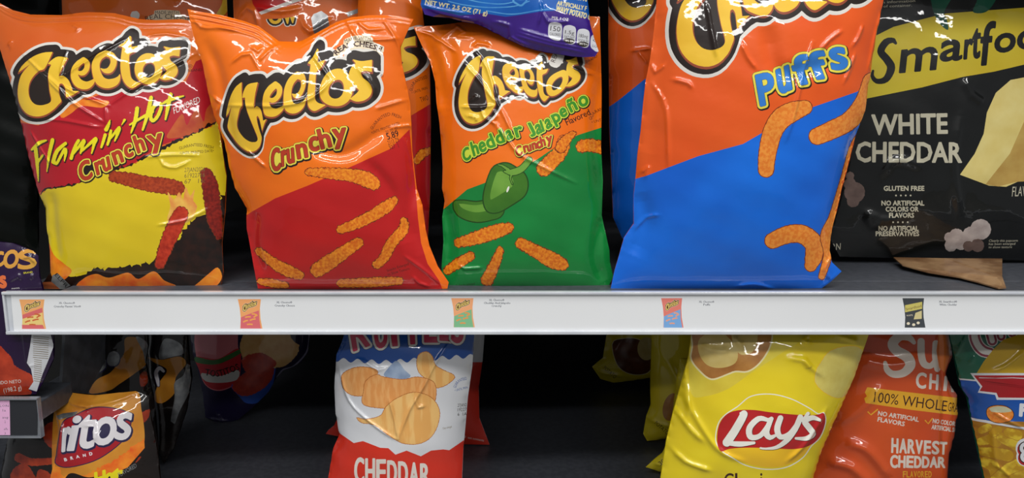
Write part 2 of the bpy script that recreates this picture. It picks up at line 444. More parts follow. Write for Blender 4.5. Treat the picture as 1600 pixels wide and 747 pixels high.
cheese = film('cheese_snack_print', (240, 146, 34), (210, 98, 18), scale=330, lo=0.35, hi=0.65); puff = film('puff_print', (240, 150, 58), (228, 124, 40), scale=260, lo=0.4, hi=0.6)
edge_br = film('snack_edge_brown', (120, 46, 18)); flame = film('flame_print', (240, 150, 40), (226, 90, 24), scale=60); paleflame = film('pale_flame_print', (240, 200, 90), (226, 140, 70), scale=70)
pep_a = film('pepper_green', (70, 124, 36), (50, 104, 28), scale=22); pep_b = film('pepper_dark_green', (26, 62, 16), (34, 76, 20), scale=22); pep_c = film('pepper_light_green', (120, 168, 66), (96, 150, 52), scale=30)
silver = film('silver_foil', (170, 172, 172), (110, 112, 114), scale=60, rough=0.3, metal=0.5)
back_or = film('orange_back', (196, 84, 26))

# ------------------------------------------------------------------ the Cheetos wordmark, traced once, warped onto every bag
c1, c2 = K(10, 60, 4.98), K(150, 40, 4.98)
CH = c1([(360, 105), (290, 110), (220, 135), (160, 175), (115, 222), (92, 265), (130, 240), (188, 198), (150, 238), (115, 285), (95, 350), (88, 425), (100, 500), (132, 560), (180, 597), (245, 608), (310, 592), (370, 552), (408, 512), (428, 488), (412, 440), (407, 385), (415, 352), (432, 350), (455, 378), (462, 425), (465, 460), (520, 440), (565, 410), (515, 408), (500, 360), (478, 318), (440, 290), (405, 296), (435, 230), (478, 150), (400, 142), (350, 170), (322, 198), (350, 205), (332, 240), (325, 300), (335, 400), (347, 487), (290, 518), (230, 515), (190, 480), (172, 420), (180, 350), (213, 292), (262, 248), (292, 240), (325, 185)])
TT = c2([(262, 78), (225, 125), (175, 155), (205, 168), (195, 240), (190, 320), (202, 400), (232, 458), (280, 487), (330, 462), (350, 448), (300, 430), (272, 400), (262, 340), (258, 280), (262, 225), (305, 200), (345, 155), (275, 165), (274, 85)])
SS = c2([(525, 160), (585, 172), (657, 163), (648, 240), (600, 233), (572, 243), (580, 272), (622, 308), (637, 352), (620, 392), (580, 418), (530, 425), (492, 408), (535, 372), (552, 352), (520, 318), (495, 285), (490, 245), (510, 210), (545, 188)])
def crn(P, step=2.5):
    """smooth outline that keeps its sharp tips"""
    P = np.asarray(P, float); n = len(P); out = []
    for i in range(n):
        a, b, c, d = P[i - 1], P[i], P[(i + 1) % n], P[(i + 2) % n]
        def sharp(p, q, r):
            v1, v2 = q - p, r - q; return np.dot(v1, v2) < 0.35 * np.linalg.norm(v1) * np.linalg.norm(v2)
        ma = b + (b - c) * 0.0 if sharp(a, b, c) else a; md = c if sharp(b, c, d) else d
        m = max(1, int(np.linalg.norm(c - b) / step))
        for k in range(m):
            t = k / m; out.append(0.5 * (2 * b + (c - ma) * t + (2 * ma - 5 * b + 4 * c - md) * t * t + (3 * b - ma - 3 * c + md) * t ** 3))
    return np.array(out)
LOGO = [('poly', [crn(CH)]), ('poly', [crn(TT)]), ('poly', [crn(SS)]),
        ('poly', [ell(*c2([(407, 336)])[0], 21.5, 24.5, 0)[0], ell(*c2([(412, 345)])[0], 9.6, 12.4, 12)[0]]),
        ('stroke', cat(c1([(600, 166, 20), (560, 196, 22), (532, 240, 25), (532, 300, 30), (565, 350, 34), (620, 366, 30), (662, 345, 20), (690, 312, 3)]), 2, False)),
        ('stroke', cat(c1([(600, 166, 20), (627, 190, 20), (625, 235, 20), (598, 268, 20), (566, 268, 14), (545, 248, 4)]), 2, False)),
        ('stroke', cat(c2([(75, 215, 22), (25, 245, 26), (-2, 300, 30), (5, 370, 33), (35, 430, 38), (90, 452, 36), (150, 436, 28), (180, 400, 10), (184, 378, 2)]), 2, False)),
        ('stroke', cat(c2([(75, 215, 22), (125, 235, 24), (137, 290, 24), (110, 343, 24), (70, 352, 16), (38, 335, 4)]), 2, False))]
_f = field(LOGO, 0.8, 14)
_m = LOGO + [('poly', [l + np.array([5.0, -3.5]) for l in contour(_f, 0, 0.2, True)])]
LG = {'y': contour(_f, 0, 0.12), 'r': [l + np.array([0.3, 1.7]) for l in contour(_f, 1.1, 0.12)]}
_b = contour(_f, 8.5, 0.12, True)
_f2 = field([('poly', [l]) for l in _b] + [('poly', [l + np.array([4.0, -3.0])]) for l in _b], 1.0, 8)
LG['k'] = contour(_f2, 0, 0.15, True); LG['w'] = contour(_f2, 4.0, 0.15, True)
LM = dict(ctip=(82.3, 81.1), barb=(28.5, 113), clb=(36.5, 172.4), cbot=(59.2, 182), cnt=(79.7, 157.8), htip=(106, 90), hft=(123.5, 142.4), e1=(126.5, 103.2), e1b=(132, 139.5), e2=(165, 98.2), e2b=(168, 138.4), tt=(202.6, 56), tb=(206.2, 137.8), tr=(219.3, 71.1), o=(232, 109), ob=(231, 131.4), ot=(231, 83), sr=(282, 72.7), sb=(261, 125), sl=(255.4, 72))
def logo(B, dst=None, part='brand_logo', mats=None):
    w = (lambda p: p) if dst is None else tps([LM[k] for k in dst], [dst[k] for k in dst])
    mw, mk, mr, my = mats or (paper_w, ink, rust, cream_y)
    for key, m in (('w', mw), ('k', mk), ('r', mr), ('y', my)): B.fill([w(l) for l in LG[key]], m, part)
def word(B, items, rings, part, res=0.6, slant=0.0, f=None, tol=0.1):
    """items: (letter, x0, y0, x1, y1, turn) boxes in the crop frame f"""
    pr = []
    for it in items:
        ch, x0, y0, x1, y1 = it[:5]; rot = it[5] if len(it) > 5 else 0
        if f: (x0, y0), (x1, y1) = f([(x0, y0), (x1, y1)])
        pr.append(('poly', box(ch, x0, y0, x1, y1, rot, slant)))
    B.letters(pr, rings, part, res, tol)
def brushed(B, strokes, f, m, part, shade=None, res=0.6):
    pr = [('stroke', cat(f(s), 3, False)) for s in strokes]
    rings = ([(0.8, shade, 1.4, 1.6, False)] if shade else []) + [(0, m, 0, 0, False)]
    B.letters(pr, rings, part, res, 0.12, 0.25, 0.8)

BAGS = []
SPK = dict(wr=0.0011)
# =================================================================== bag 1: flamin' hot
B = Bag('snack_bag', 'puffed orange, red and yellow snack bag, leftmost above the white price rail', 'snack bag',
        [(-12, -4), (0, 5), (20, 16), (48, 23), (96, 24), (138, 19), (180, 21), (218, 30), (244, 32), (283, 30), (305, 34), (322, 90), (334, 150), (345, 220), (354, 275), (352, 330), (347, 380), (349, 425), (345, 449), (250, 452), (120, 452), (58, 451), (70, 438), (80, 424), (79, 392), (74, 358), (72, 325), (61, 300), (45, 243), (36, 200), (19, 136), (-3, 66), (-14, 20)],
        Y0=0.030, lean=8, H=0.034, Hb=0.014, smooth_outline=False)
B.wr = 0.0007
B.seal([(-12, -2), (20, 18), (60, 25), (138, 22), (180, 24), (218, 33), (283, 33), (303, 37)], 4, 2.6)
B.fill(poly([(24, 190), (60, 196), (120, 160), (180, 140), (290, 128), (306, 96), (345, 80), (360, 180), (345, 184), (325, 192), (300, 206), (275, 219), (250, 228), (200, 262), (150, 280), (115, 290), (75, 295), (52, 306)], False), crimson)
B.fill(poly([(262, 216), (268, 200), (284, 178), (288, 186), (292, 196), (300, 180), (308, 168), (318, 190), (322, 172), (332, 160), (345, 150), (350, 182), (330, 194), (300, 210)], True), film('dim_flame_print', (196, 96, 40), (176, 60, 34), scale=60))
B.fill(poly([(92, 166), (106, 158), (140, 156), (170, 158), (160, 168), (128, 166), (110, 178), (96, 184)], True), flame)
ragt = jag([(50, 306), (75, 293), (115, 288), (150, 272), (200, 258), (250, 230), (275, 219), (300, 207), (330, 192), (360, 178)], 1.6, 3, 3)
ragb = jag([(360, 183), (330, 198), (300, 213), (275, 226), (250, 238), (200, 262), (150, 276), (115, 292), (75, 297), (50, 312)], 1.6, 3, 4)
B.fill([np.vstack([ragt, ragb])], char)
rag = jag([(50, 312), (75, 296), (115, 291), (150, 275), (200, 261), (250, 236), (275, 224), (300, 211), (330, 197), (362, 181)], 1.0, 3, 5)
B.fill([np.vstack([rag, np.array([(370, 300), (352, 300)]), jag([(352, 300), (322, 333), (298, 345), (280, 372), (262, 398), (225, 414), (180, 418), (150, 420), (120, 432), (98, 426), (70, 415)], 1.8, 3, 6), np.array([(60, 400), (60, 350)])])], yellow)
B.fill([np.vstack([jag([(352, 300), (322, 333), (298, 345), (280, 372), (262, 398), (225, 414), (180, 418), (150, 420), (120, 432), (98, 426), (60, 412)], 1.8, 3, 6), np.array([(50, 460), (370, 460), (370, 296)])])], char)
B.fill(poly([(76, 380), (84, 398), (100, 412), (112, 424), (96, 440), (84, 436), (78, 420)], True), flame)
B.fill(poly([(300, 452), (312, 440), (326, 428), (340, 418), (347, 432), (340, 445), (326, 452)], True), flame)
B.fill(poly([(130, 436), (150, 428), (170, 434), (200, 426), (216, 436), (240, 424), (256, 438), (270, 450), (130, 450)], True), flame)
# folded bottom seal
B.fill(poly([(58, 452), (64, 441), (82, 440), (96, 452)], False), film('brown_ridged_foil', (168, 92, 52), (96, 48, 28), scale=260, stretch=(0.05, 0.05, 1)), 'bottom_seal')
B.fill(poly([(82, 430), (90, 427), (110, 446), (100, 452), (94, 452), (80, 440)], False), silver, 'bottom_seal')
B.fill(line('ELPR', 85, 430, 103, 450, 5.5), black_film, 'bottom_seal')
logo(B)
k1, k2 = K(40, 130, 4.669), K(180, 120, 4.669)
brushed(B, [[(45, 485, 8), (100, 435, 13), (150, 418, 6)], [(72, 478, 14), (82, 560, 13), (88, 640, 9), (93, 715, 3)], [(80, 590, 9), (125, 525, 8)],
            [(196, 415, 14), (172, 520, 12), (155, 645, 3)], [(290, 440, 12), (230, 495, 14), (202, 575, 14), (225, 588, 10), (285, 480, 11), (292, 510, 11), (282, 568, 4)],
            [(385, 420, 12), (355, 475, 11), (332, 548, 12)], [(345, 520, 7), (425, 420, 13), (415, 455, 12), (400, 512, 6)], [(405, 500, 7), (510, 405, 13), (500, 440, 12), (482, 512, 5)],
            [(580, 378, 12), (568, 420, 11), (552, 467, 8)], [(616, 268, 3), (606, 300, 11), (588, 338, 15)], [(622, 348, 10), (612, 400, 11), (598, 448, 9)], [(605, 420, 7), (682, 325, 12), (672, 365, 12), (650, 422, 5)], [(722, 268, 9), (712, 285, 6), (700, 306, 2)]], k1, hotyel, 'flavor_lettering', dkbrown)
brushed(B, [[(160, 230, 14), (148, 310, 14), (116, 408, 6)], [(262, 152, 14), (238, 265, 14), (200, 388, 7)], [(106, 350, 6), (190, 300, 10), (272, 255, 11)],
            [(330, 192, 10), (285, 212, 13), (258, 285, 13), (272, 322, 12), (308, 290, 12), (334, 225, 12), (330, 192, 10)], [(405, 128, 14), (385, 220, 14), (366, 312, 6)], [(338, 200, 5), (400, 168, 13), (498, 140, 5)]], k2, hotyel, 'flavor_lettering', dkbrown)
CR = lambda s: [(4.6 * s, ink, 0.8 * s, 1.1 * s, True), (3.7 * s, ink, 0, 0, True), (3.3 * s, lemon, 0, 0, True), (1.5 * s, ink, 0, 0, False), (1.1 * s, brick, 0, 0, False)]
word(B, [('C', 124, 251, 144, 281, 20), ('r', 148, 252, 158, 273, 18), ('u', 159, 245, 173, 267, 18), ('n', 175, 236, 193, 257, 20), ('c', 195, 226, 208, 245, 20), ('h', 208, 213, 227, 239, 22), ('y', 230, 209, 252, 240, 14)], CR(1.0), 'flavor_lettering')
B.snack([(178, 276, 8), (200, 280, 10), (230, 287, 11), (260, 291, 12), (277, 294, 11)], redsnack, edge_br)
B.snack([(322, 272, 9), (328, 290, 12), (332, 318, 12), (336, 345, 11), (342, 369, 5)], hot_snack, edge_br)
B.fill(poly([(262, 345), (266, 322), (262, 300), (272, 312), (280, 300), (286, 312), (290, 292), (297, 306), (304, 296), (302, 314), (308, 322), (300, 342), (284, 350)], True), paleflame)
B.snack([(283, 334, 11), (274, 352, 12), (262, 378, 11), (250, 412, 8)], film('flaming_snack_print', (206, 64, 36), (160, 36, 20), scale=170), edge_br)
B.fill(on_path('GUARANTEED FRESH', [(280.5, 234), (306, 228.5), (333, 233)], 4.6), dkbrown); B.fill(line('•UNTIL PRINTED DATE•', 281, 241.5, 334, 237.5, 4.2), dkbrown)
for i, (t, w_) in enumerate((('27JAN2026', 32), ('61922716', 32), ('67   16:', 32))): B.fill(line(t, 288, 269 + 9 * i, 288 + w_, 267.5 + 9 * i, 6.6, slant=0.1), grey_ink)
B.fill(line('FLAVORED', 272, 178, 313, 160, 9.5, slant=0.25), pure, 'flavor_lettering'); B.fill(line('®', 294, 107, 301, 106, 6), dkbrown); B.fill(line('BRAND', 294, 112.5, 316, 111, 4.2), dkbrown)
for c in ([(34, 82), (62, 110), (90, 140), (125, 168), (166, 193)], [(60, 108), (84, 128), (112, 158)], [(40, 186), (95, 188), (150, 198), (160, 198)], [(105, 78), (98, 100), (96, 120), (116, 108), (150, 88), (195, 62)],
          [(170, 165), (206, 140), (240, 120), (306, 84)], [(165, 166), (166, 193)], [(48, 205), (66, 236), (80, 258)], [(88, 130), (130, 150), (172, 166)], [(228, 246), (270, 242), (312, 243)], [(246, 243), (256, 258), (276, 262), (296, 252)],
          [(246, 352), (290, 344), (326, 326)], [(232, 56), (262, 53), (298, 60)], [(12, 72), (18, 66), (16, 78)], [(112, 38), (124, 44), (118, 50)]): B.crease(c, 0.0011, 0.0019)
B.crease([(330, 60), (342, 160), (348, 240)], -0.003, 0.009); B.crease([(80, 300), (84, 360), (90, 410)], -0.002, 0.008)
B.build(orange_dk, back_or); BAGS.append(B)
# =================================================================== bag 2: crunchy
B = Bag('snack_bag', 'shiny orange over red snack bag with cheese sticks printed, its corner overlapping the yellow-fronted bag', 'snack bag',
        [(293, 14), (310, 18), (347, 24), (381, 33), (404, 41), (422, 54), (437, 65), (467, 66), (480, 60), (493, 53), (525, 35), (550, 27), (580, 24), (615, 24), (646, 30), (638, 46), (626, 74), (628, 100), (636, 135), (641, 160), (643, 193), (644, 235), (651, 294), (660, 320), (665, 358), (671, 384), (684, 416), (701, 441), (699, 451), (641, 454), (577, 452), (513, 453), (448, 451), (403, 451), (400, 435), (394, 403), (386, 358), (386, 325), (368, 294), (359, 262), (352, 225), (335, 180), (326, 145), (316, 96), (303, 58)],
        Y0=0.008, lean=3, H=0.036, Hb=0.012, smooth_outline=False)
B.wr = 0.0007
B.seal([(296, 16), (330, 22), (381, 34), (404, 42), (422, 55), (437, 68)], 5, 3.6, a=0.0013); B.seal([(470, 68), (493, 55), (525, 37), (560, 27), (615, 26), (640, 30)], 3, 2.6)
B.fill(poly([(370, 345), (395, 330), (430, 310), (481, 290), (545, 262), (609, 233), (640, 202), (643, 235), (650, 300), (653, 340), (658, 380), (668, 412), (686, 438), (694, 460), (380, 460)], False), red)
logo(B, dict(ctip=(377.5, 128.2), barb=(353.4, 181.7), clb=(362, 211), cbot=(384.1, 235.3), cnt=(402.9, 217.9), htip=(402.9, 128.2), hft=(416.3, 186), e1=(427, 144.3), e1b=(425.6, 182.5), e2=(464.4, 136.3), e2b=(460.4, 177.7), tt=(495.8, 76.1), tb=(491.2, 173.5), tr=(508.2, 93.2), o=(523.3, 139.4), ob=(524.3, 165.5), ot=(527.3, 107.2), sr=(581.5, 93.2), sb=(562.4, 158.4), sl=(550.4, 92.2)))
k5 = K(450, 50, 4.98)
B.fill(poly(k5([(352, 185), (385, 120), (430, 95), (435, 60), (520, 28), (620, 28), (660, 48), (662, 75), (748, 115), (745, 150), (720, 185), (690, 150), (600, 130), (500, 135), (430, 170), (400, 200)]), True), film('badge_cream', (232, 200, 140), (226, 216, 196)), 'cheese_badge')
B.letters([('poly', on_path('REAL CHEESE!', k5([(380, 182), (420, 147), (510, 114), (620, 120), (722, 154)]), 8.0))], [(0.45, dkbrown, 0, 0, False)], 'cheese_badge', 0.4)
B.fill(on_path('MADE WITH', k5([(445, 86), (540, 62), (640, 68)]), 5.6), dkbrown, 'cheese_badge')
k4 = K(410, 180, 6.793)
word(B, [('C', 100, 352, 188, 585, 10), ('r', 203, 375, 245, 540, 8), ('u', 262, 352, 335, 508, 8), ('n', 358, 308, 480, 460, 10), ('c', 500, 232, 598, 375, 12), ('h', 582, 155, 733, 355, 14), ('y', 745, 140, 878, 355, 8)], CR(1.2), 'flavor_lettering', f=k4)
k6 = K(320, 230, 3.1125)
for st in ([(505, 120, 17), (600, 127, 26), (720, 138, 31), (790, 158, 38), (822, 178, 30)], [(662, 400, 20), (740, 370, 26), (820, 330, 28), (890, 285, 28), (920, 258, 18)], [(968, 358, 17), (965, 400, 26), (905, 470, 26), (875, 535, 24), (835, 572, 20)],
           [(262, 505, 18), (330, 560, 24), (400, 600, 29), (460, 622, 22)], [(745, 465, 25), (670, 515, 32), (590, 570, 36), (548, 598, 34)], [(662, 662, 20), (760, 660, 23), (860, 655, 23), (948, 650, 18)], [(268, 652, 15), (330, 662, 20), (395, 672, 15)]):
    B.snack(k6(st), cheese, edge_br)
B.fill(line('Snacks Enlarged', 605, 425, 639, 414, 4.2), dkbrown); B.fill(line('to Show Texture.', 606, 431, 641, 421, 4.2), dkbrown)
B.fill(on_path('GUARANTEED FRESH', [(582, 203), (592, 190), (608, 181), (626, 186)], 5), dkbrown); B.fill(line('•UNTIL PRINTED DATE•', 581, 209.5, 625, 194, 4.2), dkbrown)
B.fill(line('5.89', 605.5, 218.5, 623.5, 212.5, 10), dkbrown); B.fill(line('5.89', 606.1, 218.7, 624.1, 212.7, 10), dkbrown)
B.fill(line('205 095 107', 603, 209, 622, 202, 4.5), dkbrown); B.fill(line('2113 Z9:', 607, 227, 625, 221, 7), dkbrown); B.fill(line('327  |', 609, 234, 623, 229, 6), dkbrown)
B.fill(line('®', 596, 122, 600, 120, 5), dkbrown)
for c in ([(486, 82), (496, 95), (508, 112), (516, 122)], [(352, 164), (400, 166), (450, 164), (490, 152), (520, 124)], [(560, 108), (574, 122), (584, 138), (587, 154)], [(382, 232), (396, 244), (416, 262)], [(338, 178), (345, 162), (332, 150)],
          [(300, 24), (314, 42), (345, 44), (380, 48)], [(598, 30), (618, 60), (630, 90)], [(588, 170), (620, 160), (636, 156)], [(610, 200), (640, 196), (644, 200)], [(628, 212), (640, 240), (660, 330)], [(632, 400), (660, 420), (690, 444)],
          [(645, 432), (655, 442), (672, 448)], [(360, 100), (378, 86), (392, 84), (404, 108)], [(404, 96), (420, 80), (436, 70)], [(392, 73), (404, 80), (410, 74)], [(556, 30), (575, 46), (600, 44)], [(540, 28), (560, 60), (590, 62), (624, 60)]): B.crease(c, 0.0013, 0.0021)
for c in ([(318, 60), (340, 110), (350, 160), (366, 240)], [(636, 200), (650, 260), (640, 330), (655, 400)], [(570, 250), (610, 300), (636, 380)], [(480, 230), (540, 240), (600, 200)], [(400, 330), (396, 380), (410, 430)]): B.crease(c, -0.0028, 0.008)
B.build(orange, back_or); BAGS.append(B)

# =================================================================== bag 3: cheddar jalapeno
B = Bag('snack_bag', 'orange and green snack bag with a big green pepper printed on it', 'snack bag',
        [(646, 42), (682, 40), (707, 37), (736, 33), (790, 28), (860, 24), (937, 26), (939, 96), (940, 145), (939, 230), (942, 281), (940, 336), (947, 368), (952, 391), (953, 410), (958, 432), (950, 449), (860, 451), (780, 452), (704, 451), (691, 440), (690, 416), (693, 378), (691, 339), (695, 314), (691, 294), (692, 262), (690, 230), (687, 193), (682, 160), (680, 128), (672, 96), (659, 71)],
        Y0=0.030, lean=8, H=0.034, Hb=0.014, smooth_outline=False)
B.wr = 0.0007
B.fill(poly([(680, 336), (698, 323), (730, 296), (800, 270), (838, 250), (860, 235), (881, 221), (903, 211), (950, 196), (970, 460), (675, 460)], False), green)
logo(B, dict(ctip=(751.2, 86), barb=(716.7, 130.2), clb=(722, 182.4), cbot=(740, 193.5), cnt=(761.3, 166.4), htip=(772.3, 88), hft=(797.4, 142.3), e1=(800, 111), e1b=(805.5, 145.3), e2=(824, 117.2), e2b=(830, 151.3), tt=(846.3, 96), tb=(850.3, 158.4), tr=(856.3, 107), o=(869.4, 130.2), ob=(866, 149.3), ot=(874.4, 111.2), sr=(900.5, 89), sb=(895.5, 133.3), sl=(884, 94)))
B.fill(poly([(858, 100), (864, 84), (872, 80), (882, 84), (878, 98), (870, 106)], True), paper_w, 'cheese_badge'); B.fill(line('REAL', 867, 98, 874, 78, 7), dkbrown, 'cheese_badge')
k6 = K(710, 130, 4.667)
GR = [(3.6, ink, 0.8, 1.0, True), (3.0, ink, 0, 0, True), (2.6, lime, 0, 0, True), (0.9, ink, 0, 0, False), (0.5, leaf, 0, 0, False)]
word(B, [('C', 62, 468, 118, 562, 22), ('h', 115, 430, 180, 532, 22), ('e', 180, 428, 232, 500, 22), ('d', 235, 368, 300, 470, 22), ('d', 305, 340, 368, 438, 22), ('a', 375, 345, 425, 412, 20), ('r', 435, 318, 488, 395, 16),
         ('J', 538, 290, 590, 388, 18), ('a', 590, 300, 640, 372, 22), ('l', 622, 272, 655, 352, 22), ('a', 660, 262, 712, 332, 26), ('p', 705, 225, 770, 318, 26), ('e', 770, 182, 822, 245, 26), ('ñ', 822, 108, 900, 212, 26), ('o', 908, 95, 972, 168, 20)], GR, 'flavor_lettering', f=k6, res=0.5)
word(B, [('C', 448, 455, 495, 528, 18), ('r', 502, 455, 528, 505, 16), ('u', 530, 448, 562, 498, 16), ('n', 565, 435, 600, 485, 16), ('c', 602, 425, 632, 475, 16), ('h', 622, 392, 665, 465, 18), ('y', 668, 385, 708, 462, 12)], CR(0.72), 'flavor_lettering', f=k6, res=0.4)
B.fill(line('Flavored', 886, 196, 923, 179, 10), dkbrown, 'flavor_lettering'); B.fill(line('Flavored', 886.4, 196.1, 923.4, 179.1, 10), dkbrown, 'flavor_lettering')
B.fill(on_path('GUARAN', [(924, 188), (930, 178), (942, 172)], 5), dkbrown); B.fill(line('• UNTI', 925, 193, 941, 189, 4.2), dkbrown); B.fill(on_path('BRAND', [(917, 98), (926, 94), (934, 88)], 4), dkbrown)
k6 = K(640, 230, 3.1125)
B.letters([('stroke', cat(k6([(228, 275, 16), (262, 300, 42), (330, 315, 50), (410, 300, 50)]), 4, False))], [(1.4, pep_b, 0, 0, True), (-0.5, pep_a, 0, 0, True), (-10.5, pep_c, -2, -5, True)], 'printed_pepper', 0.9)
B.letters([('poly', [cat(k6([(440, 80), (400, 105), (368, 190), (358, 260), (378, 312), (430, 318), (500, 280), (560, 235), (576, 180), (560, 130), (520, 100), (480, 78)]), 4)])], [(1.4, pep_b, 0, 0, True), (-0.6, pep_a, 0, 0, True), (-17, pep_c, -6, -4, True)], 'printed_pepper', 0.9)
B.letters([('stroke', cat(k6([(460, 118, 4), (500, 122, 16), (545, 105, 16), (582, 62, 15)]), 4, False)), ('stroke', cat(k6([(500, 125, 6), (490, 150, 4), (500, 180, 3)]), 4, False)), ('stroke', cat(k6([(480, 110, 8), (450, 90, 5), (430, 85, 3)]), 4, False))], [(0.8, pep_b, 0, 0, True), (-0.4, pep_c, 0, 0, True)], 'printed_pepper', 0.7)
B.fill(ell(*k6([(478, 205)])[0], 1.6, 5, 20), pure, 'printed_pepper')
for st in ([(238, 465, 22), (330, 440, 32), (420, 410, 34), (482, 392, 24)], [(542, 468, 26), (620, 510, 32), (700, 552, 38), (742, 570, 30)], [(295, 530, 22), (240, 562, 24), (185, 600, 20)], [(440, 500, 17), (418, 560, 24), (378, 645, 30)], [(752, -30, 30), (735, 20, 34), (690, 70, 36), (655, 105, 36)], [(840, -5, 30), (880, -10, 30), (935, 2, 30)]):
    B.snack(k6(st), cheese, edge_br)
B.snack(K(710, 130, 4.667)([(865, 370, 22), (815, 410, 34), (775, 470, 38)]), cheese, edge_br)
B.fill(line('©  Snacks enlarged', 712, 448, 742, 445, 3.6), ink)
for c in ([(724, 98), (748, 125), (770, 155), (776, 160), (790, 186), (802, 215)], [(740, 78), (760, 105), (776, 158)], [(720, 167), (750, 168), (775, 164)], [(750, 168), (756, 184), (766, 190)], [(733, 158), (745, 152), (740, 150)], [(728, 180), (745, 184), (744, 190)],
          [(770, 172), (776, 182), (768, 190), (778, 196)], [(896, 106), (906, 112), (928, 116)], [(768, 190), (790, 214), (810, 240), (850, 262), (900, 286)], [(650, 48), (676, 56), (686, 66)], [(682, 60), (712, 80)], [(709, 38), (726, 50), (716, 56), (738, 58)], [(716, 414), (726, 420), (754, 418)], [(690, 60), (700, 52), (716, 40)],
          [(738, 74), (746, 68), (766, 72)]): B.crease(c, 0.0013, 0.0020)
for c in ([(664, 60), (686, 110), (694, 180)], [(700, 60), (706, 110), (700, 170)], [(936, 120), (930, 200), (938, 300)], [(696, 320), (704, 370), (700, 420)], [(940, 340), (930, 400), (944, 440)]): B.crease(c, -0.0028, 0.008)
B.build(orange, back_or); BAGS.append(B)

# =================================================================== bag 4: puffs
k7, k8 = K(940, 0, 3.1136), K(940, 230, 3.1136)
B = Bag('snack_bag', 'large orange over blue snack bag in front, beside the black popcorn bag', 'snack bag',
        [(1034, -62), (1120, -66), (1250, -64), (1386, -62), (1380, 0), (1373, 32), (1367, 64), (1358, 122), (1351, 173), (1339, 205), (1333, 230), (1325, 262), (1316, 294), (1309, 326), (1299, 358), (1296, 391), (1300, 410), (1315, 424), (1298, 440), (1284, 450), (1149, 453), (1004, 452), (954, 452), (960, 423), (966, 403), (975, 371), (990, 349), (990, 304), (993, 278), (996, 240), (1001, 205), (1005, 160), (1009, 125), (1015, 96), (1021, 55), (1026, 0)],
        Y0=0.012, lean=1, H=0.042, Hb=0.012, smooth_outline=False)
B.wr = 0.0007
B.fill(poly([(970, 286), (1009, 275), (1091, 244), (1161, 225), (1197, 204), (1271, 167), (1336, 144.5), (1375, 128), (1375, 470), (930, 470)], False), blue)
logo(B, dict(clb=(1068.5, 86.7), cbot=(1103.8, 104.4), cnt=(1133, 66), hft=(1171, 24), e1b=(1190, 25), e2b=(1228, 19), tb=(1273, 16), ob=(1308, 4), sb=(1340, -6), barb=(1058, 2), ctip=(1126, -52), htip=(1158, -44), e1=(1181, -26), e2=(1224, -34), tt=(1272, -88), o=(1308, -30)))
word(B, [('P', 752, 360, 832, 512, 12), ('u', 852, 322, 922, 448, 14), ('f', 930, 270, 1000, 408, 12), ('f', 1000, 252, 1082, 382, 12), ('s', 1112, 235, 1192, 335, 10)], [(7.4, ink, 0.8, 1.4, True), (6.5, ink, 0, 0, True), (6.0, lemon, 0, 0, True), (2.7, ink, 0, 0, False), (2.2, skyb, 0, 0, False)], 'flavor_lettering', f=k7)
for st in ([(1258, 168, 11), (1240, 174, 15), (1222, 184, 16), (1209, 202, 15), (1202, 225, 14), (1198, 248, 13), (1197, 265, 12)], [(1362, 128, 14), (1350, 160, 14), (1328, 188, 14), (1300, 203, 14), (1277, 213, 13)]): B.snack(st, puff, edge_br, 0.3)
for st in ([(832, 455, 38), (905, 425, 42), (980, 425, 44), (1035, 475, 45), (1030, 540, 40), (1018, 575, 30)],): B.snack(k8(st), puff, edge_br, 0.3)
B.snack([(1345, 210, 6), (1334, 235, 8), (1320, 285, 8), (1303, 340, 8), (1291, 368, 9), (1294, 396, 7), (1284, 432, 5)], puff, edge_br, 0.3)
for c in ([(1316, 48), (1296, 62), (1282, 78)], [(1348, 40), (1340, 60), (1330, 74)], [(1336, 84), (1326, 112), (1318, 130)], [(1270, 66), (1254, 120), (1240, 180), (1228, 220)], [(1104, 5), (1112, 50), (1120, 90)], [(1158, 68), (1168, 90), (1182, 108)], [(1050, 124), (1075, 130), (1082, 138)], [(990, 360), (1010, 340), (1030, 336)],
          [(1016, 98), (1024, 112), (1040, 100)], [(1020, 130), (1040, 170), (1044, 260)], [(1000, 270), (1012, 262), (1008, 280)], [(1380, 10), (1368, 50), (1356, 110)], [(1282, 450), (1296, 440), (1310, 426)], [(1210, 452), (1180, 444), (1150, 447)], [(1300, 400), (1288, 420), (1300, 440)]): B.crease(c, 0.0015, 0.0024)
for c in ([(1030, 20), (1032, 90), (1022, 160), (1012, 240)], [(1000, 300), (1010, 350), (990, 400)], [(1340, 200), (1316, 290), (1300, 350)], [(1200, 40), (1220, 110), (1300, 100)]): B.crease(c, -0.003, 0.010)
B.mounds = []
B.build(orange_red, back_or); BAGS.append(B)

# =================================================================== bag 5: popcorn
k9, k10 = K(1280, 0, 3.1125), K(1280, 230, 3.1125)
B = Bag('popcorn_bag', 'black popcorn bag with a broad yellow band and white cheddar lettering', 'snack bag',
        [(1300, -62), (1500, -66), (1702, -64), (1706, 200), (1702, 396), (1640, 408), (1560, 406), (1480, 404), (1400, 403), (1312, 401), (1290, 360), (1292, 180)],
        Y0=0.165, lean=3, H=0.045, Hb=0.02, smooth_outline=False)
B.wr = 0.0007
smy = film('band_yellow', (214, 196, 52), (206, 178, 40)); smw = film('popcorn_bag_ink', (206, 200, 176)); smt = film('popcorn_bag_black', (20, 22, 21), (15, 16, 16))
B.fill(poly([(1280, 84), (1370, 55), (1396, 42), (1453, 27), (1479, 21), (1600, 12), (1720, 3), (1720, 76), (1600, 101), (1553, 112), (1505, 120), (1441, 136.5), (1354, 154), (1280, 172)], False), smy)
